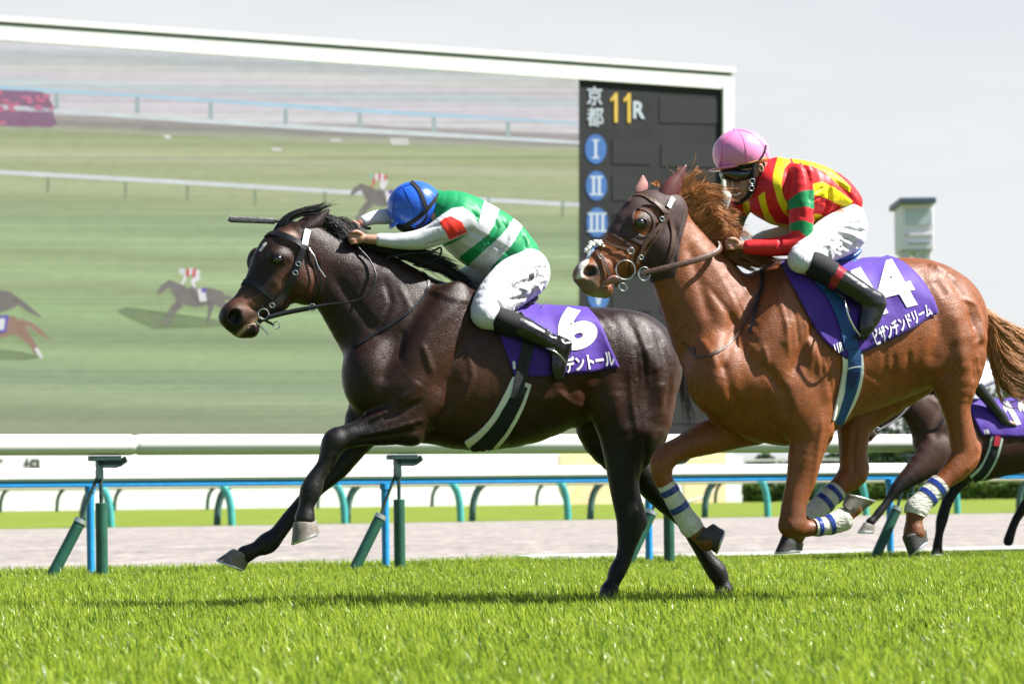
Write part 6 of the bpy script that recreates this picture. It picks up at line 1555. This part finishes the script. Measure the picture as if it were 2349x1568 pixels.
tube_px('teeth', FC, [(1682, 448, -12), (1690, 446.5, -20), (1699, 442, -24)], 2.2, m_teeth, J2, n=10, rr=[1.2, 2.4, 1.2])
s = Sdf(FC, 10)
s.chain([(1772, 438, 68, 0, 76), (1812, 444, 79, 0, 84), (1860, 445, 69, 0, 78), (1904, 452, 53, 0, 68), (1934, 468, 37, 0, 62)], k=12)
s.ell(1778, 395, 22, 32, 50, 0, k=14)
s.chain([(1838, 408, 36, -66), (1836, 450, 31, -80), (1837, 500, 28, -84), (1836, 540, 26, -84), (1818, 560, 24, -80), (1770, 566, 21, -66), (1716, 567, 16.5, -50)], k=8)
s.ell(1840, 560, 17, 20, 18, 0, lat=-82, k=6)
s.chain([(1722, 440, 34, 58), (1696, 478, 26, 64), (1686, 520, 18, 60), (1682, 545, 14, 50)], k=8)
YL, RD2, GN2 = np.array((.80, .66, .01)), np.array((.64, .018, .022)), np.array((.008, .22, .075))
YP = [[(1786, 352), (1810, 352), (1812, 372), (1798, 387), (1792, 422), (1795, 445), (1807, 474), (1812, 501), (1797, 489), (1783, 460), (1772, 419), (1773, 398)], [(1738, 451), (1753, 439), (1757, 463), (1764, 489), (1780, 512), (1812, 516), (1812, 532), (1769, 525), (1757, 512), (1745, 477)],
      [(1703, 463), (1718, 460), (1720, 486), (1734, 501), (1745, 520), (1716, 505), (1705, 483)], [(1807, 350), (1845, 350), (1890, 372), (1915, 395), (1950, 428), (1950, 442), (1921, 424), (1892, 395), (1862, 381), (1821, 374)],
      [(1861, 433), (1865, 422), (1886, 417), (1915, 431), (1938, 448), (1955, 462), (1945, 484), (1921, 469), (1892, 454), (1862, 445)], [(1860, 488), (1880, 492), (1905, 501), (1905, 530), (1820, 530), (1860, 512)]]
def silk2(U, W, lat):
    C = np.tile(RD2, (len(U), 1))
    slv = inpoly(U, W, [(1818, 385), (1836, 372), (1858, 400), (1867, 440), (1867, 500), (1864, 560), (1850, 590), (1700, 590), (1700, 548), (1800, 525), (1805, 470), (1803, 430)]) & (lat < -52)
    y = np.zeros(len(U), bool)
    for p in YP: y |= inpoly(U, W, p)
    C[y & ~slv] = YL
    g = inpoly(U, W, [(1800, 466), (1827, 445), (1839, 438), (1868, 434), (1870, 480), (1848, 474), (1827, 476), (1800, 484)]) | inpoly(U, W, [(1800, 518), (1827, 507), (1845, 506), (1870, 515), (1870, 556), (1858, 552), (1848, 542), (1833, 529), (1800, 530)])
    C[g & slv] = GN2
    C[inpoly(U, W, [(1650, 470), (1668, 477), (1690, 491), (1722, 498), (1710, 523), (1690, 521), (1650, 512)]) & (lat > 30)] = GN2
    return C
WR2 = [([(1860, 390), (1890, 430), (1930, 470)], 8, -3), ([(1850, 470), (1890, 480), (1930, 490)], 6, -3), ([(1870, 410), (1920, 440)], 6, 2.5), ([(1780, 400), (1765, 450), (1790, 510)], 7, -3), ([(1750, 440), (1742, 480)], 6, -2.5), ([(1800, 380), (1810, 430), (1806, 480)], 8, -4), ([(1868, 440), (1868, 500)], 6, -5),
       ([(1825, 455), (1850, 440)], 4, -2.5), ([(1815, 475), (1850, 460)], 4, -2), ([(1815, 500), (1860, 495)], 4, -2.5), ([(1818, 515), (1860, 530)], 4, 2), ([(1850, 540), (1835, 575)], 4, -2.5), ([(1790, 560), (1780, 582)], 4, -2), ([(1750, 555), (1745, 580)], 4, -2), ([(1880, 470), (1870, 505)], 5, 2.5), ([(1900, 475), (1895, 500)], 4, -2.5)]
jer2, jb2, _, _ = built('jersey', FC, s, .0036, m_silk, J2, 3, WR2, silk2)
s = Sdf(FC, 5); s.chain([(1738, 432, 20, -6, 30), (1750, 440, 24, -4, 34)]); built('collar', FC, s, .005, m_coll, J2, 2)
s = Sdf(FC, 10)
s.chain([(1930, 486, 42, 0, 62), (1936, 520, 50, 0, 70)], k=10)
s.chain([(1934, 532, 54, -40, 54), (1892, 556, 47, -74, 40), (1860, 580, 41, -98, 35), (1836, 596, 30, -112, 30), (1850, 602, 26, -116, 28), (1862, 606, 25, -118, 28)], k=10)
s.chain([(1905, 525, 46, 42, 46), (1800, 550, 34, 74, 32), (1745, 562, 28, 88, 28), (1740, 590, 24, 100, 24)], k=10)
WB2 = [([(1860, 545), (1900, 560), (1960, 575)], 7, -3), ([(1870, 530), (1920, 540), (1975, 540)], 6, -3), ([(1880, 570), (1930, 585)], 5, -2.5), ([(1840, 575), (1850, 610)], 5, -3), ([(1950, 480), (1970, 520), (1965, 560)], 8, -3), ([(1900, 520), (1950, 510)], 6, 3), ([(1890, 545), (1940, 560)], 5, 2.5), ([(1820, 585), (1850, 580)], 5, -2), ([(1910, 575), (1945, 560), (1960, 540)], 5, -2.5)]
WB2 += folds(1905, 550, 70, 40, 5, 28, 3) + folds(1880, 575, 40, 16, 30, 10, 4)
br2, bb2, _, _ = built('breeches', FC, s, .0048, m_breech, J2, 3, WB2)
kb2 = leg_tube('knee_band', FC, [(1853, 601, 29, -118, 31), (1868, 608, 30.5, -120, 31), (1888, 619, 30.5, -124, 30), (1908, 630, 30, -128, 28)], m_knee, J2, n=14, sides=24)
def boot2(U, W, lat):
    C = np.tile(BK, (len(U), 1)); t = (U - 1900) * .84 + (W - 625) * .54
    C[t < 32] = np.array((.28, .006, .016)); return C
boot(FC, [(1902, 627, 28.5, -128, 27), (1930, 645, 27.5, -132, 26), (1958, 662, 26.5, -136, 25), (1984, 680, 26, -140, 24), (2005, 692, 25, -142, 22)], [(2006, 696, 27, -142, 20), (1996, 724, 26, -143, 19), (1986, 748, 20, -143, 18), (1980, 764, 11, -143, 14)], J2, boot2, WK([(1960, 668), (1970, 664), (1980, 676), (1990, 686), (2000, 690), (2004, 702), (1998, 716)]))
boot(FC, [(1880, 655, 26, 128, 26), (1950, 690, 22, 136, 22)], [(1955, 695, 22, 138, 19), (1940, 740, 14, 138, 16)], J2, blackc)
s = Sdf(FC, 4)
s.ell(1699, 353, 66, 56, 56, 0); s.cut(1697, 381, 81)
h2, hb2, _, _ = built('helmet', FC, s, .005, m_pinkh, J2, 2)
s = Sdf(FC, 3); s.ell(1662, 387, 38, 4.2, 40, -7); built('peak', FC, s, .0045, m_pinkh, h2, 2)
strap('elastic_band', FC, hb2, [(1636, 384), (1665, 384), (1700, 380), (1735, 373), (1762, 364)], 9, m_tan, h2, off=.001, thick=.003)
for pth in ([(1692, 298), (1705, 320), (1712, 350), (1714, 376)], [(1690, 298), (1666, 318), (1652, 350), (1650, 382)], [(1692, 298), (1722, 306), (1748, 330), (1760, 362)]): strap('seam', FC, hb2, pth, 1.8, m_seam, h2, off=.001, thick=.002)
strap('helmet_strap', FC, hb2, [(1755, 334), (1752, 350), (1742, 366), (1734, 376)], 4, m_knee, h2, off=.002, thick=.004)
q = FC.L(1684, 298, 0); bm = bmesh.new(); bmesh.ops.create_icosphere(bm, subdivisions=2, radius=.009)
for x in bm.verts: x.co += q
me = bpy.data.meshes.new('button'); bm.to_mesh(me); bm.free(); me.materials.append(m_pinkh); o = bpy.data.objects.new('button', me); COL.objects.link(o); o.parent = h2
s = Sdf(FC, 3); s.ell(1710, 384, 53, 18, 46, -3); s.ell(1736, 388, 24, 22, 38, 0); s.cut(1728, 380, 0) if False else None
s = Sdf(FC, 3); s.ell(1708, 386, 52, 12, 45, -5); built('head_lining', FC, s, .005, m_knee, J2, 2)
s = Sdf(FC, 4); s.chain([(1664, 399, 13, -8, 20), (1684, 403, 16, -12, 26), (1704, 402, 15, -16, 26), (1718, 397, 11, -20, 24)], k=5); built('goggles', FC, s, .0045, m_lens, J2, 2)
strap('goggle_strap', FC, hb2, [(1716, 392), (1735, 386), (1752, 376)], 6, m_knee, J2, off=.004, thick=.003) if False else None
tube_px('chin_strap', FC, [(1734, 376, -50), (1727, 395, -48), (1726, 425, -38), (1722, 440, -32), (1712, 452, -28), (1698, 464, -20), (1686, 466, -6)], (5, 2), m_knee, J2, n=30, flat=(1, 0, 0))
tube_px('chin_strap', FC, [(1752, 374, -44), (1748, 395, -40), (1736, 420, -36), (1725, 438, -34)], (3.5, 1.6), m_knee, J2, n=20, flat=(1, 0, 0))
for v in (416, 432): ring_px('strap_buckle', FC, 1725 - (v - 416) * .1, v, -44, 5.5, 1.6, m_metal, J2, sq=1.1, n=14)
rebase(J2, FC, 1900, 606, 0)

# ------------------------------------------------------------------ third horse and rider, behind on the right
FT = Fr(2200, 19.9, 20)
s = Sdf(FT, 10)
s.chain([(2160, 1000, 74, 0, 46), (2222, 1010, 94, 0, 62), (2300, 1004, 87, 0, 68), (2380, 990, 84, 0, 66), (2440, 985, 72, 0, 58)], k=12)
s.chain([(2082, 922, 30, 0, 20), (2106, 936, 44, 0, 25), (2136, 962, 60, 0, 34)], k=10)
s.chain([(2074, 918, 27, 0, 18), (2046, 940, 26, 0, 18), (2018, 966, 19, 0, 14), (1998, 990, 15, 0, 13), (1990, 1000, 14, 0, 13)], k=8)
s.chain([(2150, 1040, 48, -32, 26), (2100, 1082, 28, -34, 22), (2058, 1118, 16, -34, 15), (2038, 1146, 9.5, -34, 10), (2016, 1174, 10, -34, 10), (2005, 1188, 9, -34, 9), (1996, 1196, 11, -34, 11)], k=6)
s.chain([(2212, 1060, 46, 32, 26), (2190, 1110, 21, 34, 18), (2172, 1150, 13, 34, 13), (2160, 1190, 14, 34, 13), (2154, 1222, 9.5, 34, 10), (2150, 1246, 11, 34, 11), (2149, 1262, 12, 34, 12)], k=6)
s.chain([(2440, 1000, 70, -26, 34), (2420, 1080, 34, -32, 24), (2450, 1140, 18, -32, 14), (2420, 1200, 10, -32, 10), (2410, 1255, 12, -32, 12)], k=8)
s.chain([(2430, 1000, 66, 26, 34), (2390, 1080, 34, 32, 24), (2370, 1130, 18, 32, 14), (2330, 1190, 10, 32, 10), (2312, 1240, 12, 32, 12)], k=8)
def col3(B, U, W, V, N):
    b = np.tile(np.array((.050, .021, .013)), (len(U), 1)); k_ = sstep(W, 1060, 1120)[:, None]
    return b * (1 - k_) + np.array((.012, .011, .011)) * k_
BT = make_beast(FT, 'race_horse', 'third dark brown race horse, partly hidden behind the chestnut at the right edge', s, .011, [([(2150, 920), (2130, 970), (2120, 1010)], 12, -5), ([(2200, 940), (2180, 1010), (2170, 1060)], 14, -5), ([(2230, 1000), (2225, 1070)], 12, -5), ([(2120, 910), (2150, 940)], 10, 3)], col3, m_bay3)
R_ = BT.root
eyeball(BT, 2050, 930, 6)
hoof(FT, [(1982, 1196), (2006, 1204), (2006, 1219), (1967, 1218)], -34, 14, R_, m_hoof, m_shoe, None)
hoof(FT, [(2138, 1256), (2162, 1258), (2164, 1272), (2134, 1272)], 34, 14, R_, m_hoofd, m_shoe, None)
ear(FT, 'ear', (2070, 898), (2088, 902), (2106, 880), -10, 7, m_bay3, None, R_)
for o in R_.children:
    if o.name.startswith('ear'): set_col(o, np.tile(np.array((.04, .02, .015)), (len(o.data.vertices), 1)))
for nm, path, wd in (('cheek_strap', [(2068, 902), (2060, 925), (2040, 950), (2020, 975)], 5), ('noseband', [(2006, 950), (2022, 968), (2030, 985)], 5), ('throat_strap', [(2072, 905), (2076, 930), (2062, 958)], 3.5), ('browband', [(2045, 908), (2058, 902), (2070, 905)], 4)):
    strap(nm, FT, BT.bvh, path, wd, m_black, R_, off=.003, thick=.006)
ring_px('bit_ring', FT, 2012, 988, -20, 8, 1.1, m_metal, R_)
tube_px('rein', FT, [(2012, 988, -20), (2055, 962, -28), (2090, 925, -34), (2130, 885, -30), (2160, 868, -20)], 2.4, mat('grey rein', (.25, .25, .25), .6), R_, n=20)
strap('breast_strap', FT, BT.bvh, [(2185, 930), (2165, 960), (2150, 980), (2110, 988), (2088, 986)], 4, m_black, R_, off=.003, thick=.006)
hair('mane', FT, [[(2085, 895, 0), (2110, 880, -4), (2130, 885, -6)], [(2110, 892, 0), (2140, 885, -4), (2160, 900, -6)], [(2140, 905, 0), (2170, 900, -4), (2190, 915, -6)]], 500, m_hairb, R_, 12, .9, 5, 7, 7, blk, (.5, 1.1), 3, 5)
c3 = FT.root('saddle_cloth', 'purple saddle cloth on the rearmost horse at the right edge', 'saddle cloth')
c3o, c3b = cloth_sheet('cloth', FT, BT.bvh, [[(2206, 905), (2222, 930), (2232, 960), (2250, 998)], [(2352, 918), (2372, 950), (2384, 975), (2396, 1000)], (0, 3)], m_purple, c3, off=.012, nu=24, nv=16, ripple=.001)
text_on('number', '1', FT, c3b, [(2294, 925), (2312, 920), (2341, 972), (2323, 977)], m_num, c3, off=.008, poly=ONE)
text_on('number', '1', FT, c3b, [(2328, 925), (2346, 920), (2375, 972), (2357, 977)], m_num, c3, off=.008, poly=ONE)
text_on('lettering', '11R', FT, c3b, [(2255, 985), (2267, 984), (2269, 994), (2257, 995)], m_num, c3, off=.008, bold=.05)
g3 = FT.root('girth', 'black and red girth with pale edges on the rearmost horse', 'girth')
strap('padding', FT, BT.bvh, [(2286, 1002), (2276, 1040), (2258, 1075), (2232, 1100)], 27, mat('pale green padding', (.55, .66, .6), .7), g3, off=.004, thick=.008, nw=5)
strap('webbing', FT, BT.bvh, [(2286, 1002), (2276, 1040), (2258, 1075), (2234, 1100)], 17, m_webg, g3, off=.012, thick=.005, nw=5)
strap('webbing', FT, BT.bvh, [(2286, 1000), (2282, 1022)], 13, mat('red webbing', (.4, .01, .03), .6), g3, off=.018, thick=.004, nw=3)
J3 = FT.root('person', 'mostly hidden rider in white breeches and black boots on the rearmost horse', 'person')
s = Sdf(FT, 5)
s.chain([(2215, 855, 16, 0, 24), (2230, 850, 26, 0, 28), (2258, 858, 22, 0, 28)]); s.ell(2186, 838, 17, 20, 16)
s.chain([(2262, 862, 20, -18, 20), (2238, 876, 16, -44, 15), (2250, 900, 11, -52, 11), (2290, 948, 9, -60, 9), (2300, 965, 8, -62, 8), (2322, 972, 6, -64, 7)])
s.chain([(2225, 850, 12, -28), (2205, 872, 9, -32), (2180, 876, 7, -26), (2166, 872, 6, -18)]); fist(s, 2160, 872, -16, -1, 0, .5)
s.chain([(2225, 850, 12, 28), (2205, 872, 9, 32), (2180, 876, 7, 26), (2166, 872, 6, 18)]); fist(s, 2160, 868, 16, -1, 0, .5)
built('body', FT, s, .006, m_skin, J3, 2)
s = Sdf(FT, 6); s.chain([(2212, 850, 22, 0, 32), (2234, 846, 29, 0, 34), (2256, 852, 24, 0, 32)]); s.chain([(2224, 850, 14, -30), (2205, 872, 11, -34), (2176, 876, 8.5, -26)]); s.chain([(2224, 850, 14, 30), (2205, 872, 11, 34), (2176, 876, 8.5, 26)])
built('jersey', FT, s, .007, mat('white silk', (.75, .75, .77), .4, bump=(14, .5)), J3, 2)
s = Sdf(FT, 6); s.chain([(2258, 862, 24, -8, 34), (2262, 864, 22, -20, 26), (2244, 876, 17, -42, 18), (2238, 884, 14, -48, 15)]); s.chain([(2258, 862, 22, 8, 30), (2238, 880, 15, 42, 16)])
built('breeches', FT, s, .007, m_breech, J3, 2)
boot(FT, [(2240, 886, 14, -52, 14), (2262, 912, 13, -56, 13), (2284, 940, 11, -60, 11), (2300, 958, 11, -62, 11)], [(2300, 966, 9, -63, 9), (2318, 974, 6.5, -64, 8), (2326, 976, 5, -64, 7)], J3, blackc)
s = Sdf(FT, 3); s.ell(2184, 832, 23, 20, 20); s.cut(2184, 842, 95); built('helmet', FT, s, .007, m_num, J3, 2)
rebase(J3, FT, 2262, 905, 0)
# ------------------------------------------------------------------ grass: blades over the whole near turf
def grass():
    g = np.random.default_rng(5)
    Ps = []
    # denser near the camera where each blade shows larger
    for (d0, d1, dens) in ((4.6, 7.5, 3600), (7.5, 11, 3000), (11, 15, 2300), (15, 21.5, 1700)):
        xm = lambda d: d * 0.24 + 1.0
        area = (d1 - d0) * (xm(d0) + xm(d1))
        n = int(area * dens)
        y = g.uniform(d0, d1, n); x = g.uniform(-1, 1, n) * (y * .24 + 1.0)
        Ps.append(np.stack([x, y], 1))
    P = np.concatenate(Ps)
    c = P @ np.array((M1.x, M1.y))
    P = P[c < CK - .02]
    n = len(P)
    def vnoise(P, s, seed):
        gg = np.random.default_rng(seed); v = 0
        for k in range(6):
            a = gg.uniform(0, 6.28); f = s * gg.uniform(.6, 1.8)
            v = v + np.sin((P[:, 0] * math.cos(a) + P[:, 1] * math.sin(a)) * f + gg.uniform(0, 6.28))
        return v / 6
    hn = vnoise(P, 2.2, 1) + .6 * vnoise(P, 9, 2)
    h = (.058 + .024 * hn) * g.uniform(.55, 1.25, n)
    tall = g.random(n) < .04; h[tall] *= 1.45
    h *= np.clip(1.15 - .018 * (P[:, 1] - 6), .8, 1.15)
    w = g.uniform(.0016, .0034, n)
    ang = g.uniform(0, 2 * math.pi, n); lean = g.uniform(.05, .75, n) ** 1.3
    bias = np.array((-.12, -.03))
    dx = np.cos(ang) * lean + bias[0]; dy = np.sin(ang) * lean + bias[1]
    wa = g.uniform(0, 2 * math.pi, n)
    wx, wy = np.cos(wa), np.sin(wa)
    V = np.empty((n, 7, 3), dtype=np.float32)
    for k, (t, ww) in enumerate(((0, 1), (.4, .95), (.75, .65), (1, 0))):
        cx = P[:, 0] + dx * h * t * t; cy = P[:, 1] + dy * h * t * t; cz = h * t * (1 - .35 * lean * t)
        if k < 3:
            V[:, 2 * k, 0] = cx - wx * w * ww; V[:, 2 * k, 1] = cy - wy * w * ww; V[:, 2 * k, 2] = cz
            V[:, 2 * k + 1, 0] = cx + wx * w * ww; V[:, 2 * k + 1, 1] = cy + wy * w * ww; V[:, 2 * k + 1, 2] = cz
        else:
            V[:, 6, 0] = cx; V[:, 6, 1] = cy; V[:, 6, 2] = cz
    b = (np.arange(n) * 7)[:, None]
    T = np.concatenate([b + np.array([[0, 1, 3]]), b + np.array([[0, 3, 2]]), b + np.array([[2, 3, 5]]), b + np.array([[2, 5, 4]]), b + np.array([[4, 5, 6]])])
    me = bpy.data.meshes.new('grass')
    me.vertices.add(n * 7); me.vertices.foreach_set('co', V.ravel())
    me.loops.add(len(T) * 3); me.loops.foreach_set('vertex_index', T.astype(np.int32).ravel())
    me.polygons.add(len(T)); me.polygons.foreach_set('loop_start', np.arange(0, len(T) * 3, 3, dtype=np.int32))
    me.polygons.foreach_set('use_smooth', np.ones(len(T), dtype=bool))
    me.update(calc_edges=False)
    # per blade colour: fresh yellow green to blue green, some straw
    base = np.empty((n, 4), dtype=np.float32); base[:, 3] = 1
    t = np.clip(g.normal(.5, .22, n) + .10 * hn, 0, 1)[:, None]
    ca, cb = np.array((.15, .26, .025)), np.array((.52, .63, .06))
    base[:, :3] = ca * (1 - t) + cb * t
    dk = g.random(n) < .12; base[dk, :3] = np.array((.05, .14, .018))
    st = g.random(n) < .025; base[st, :3] = np.array((.42, .44, .14))
    base[:, :3] *= g.uniform(.8, 1.15, n)[:, None]
    ca_ = me.color_attributes.new('Col', 'FLOAT_COLOR', 'POINT')
    ca_.data.foreach_set('color', np.repeat(base, 7, axis=0).ravel())
    m_ = mat('grass blades', rough=.34, spec=.45, attr='Col', trans=.5)
    me.materials.append(m_)
    o = bpy.data.objects.new('grass', me); COL.objects.link(o); tag(o, kind='stuff', label='short bright green turf grass', cat='grass')
    print('blades', n)
grass()
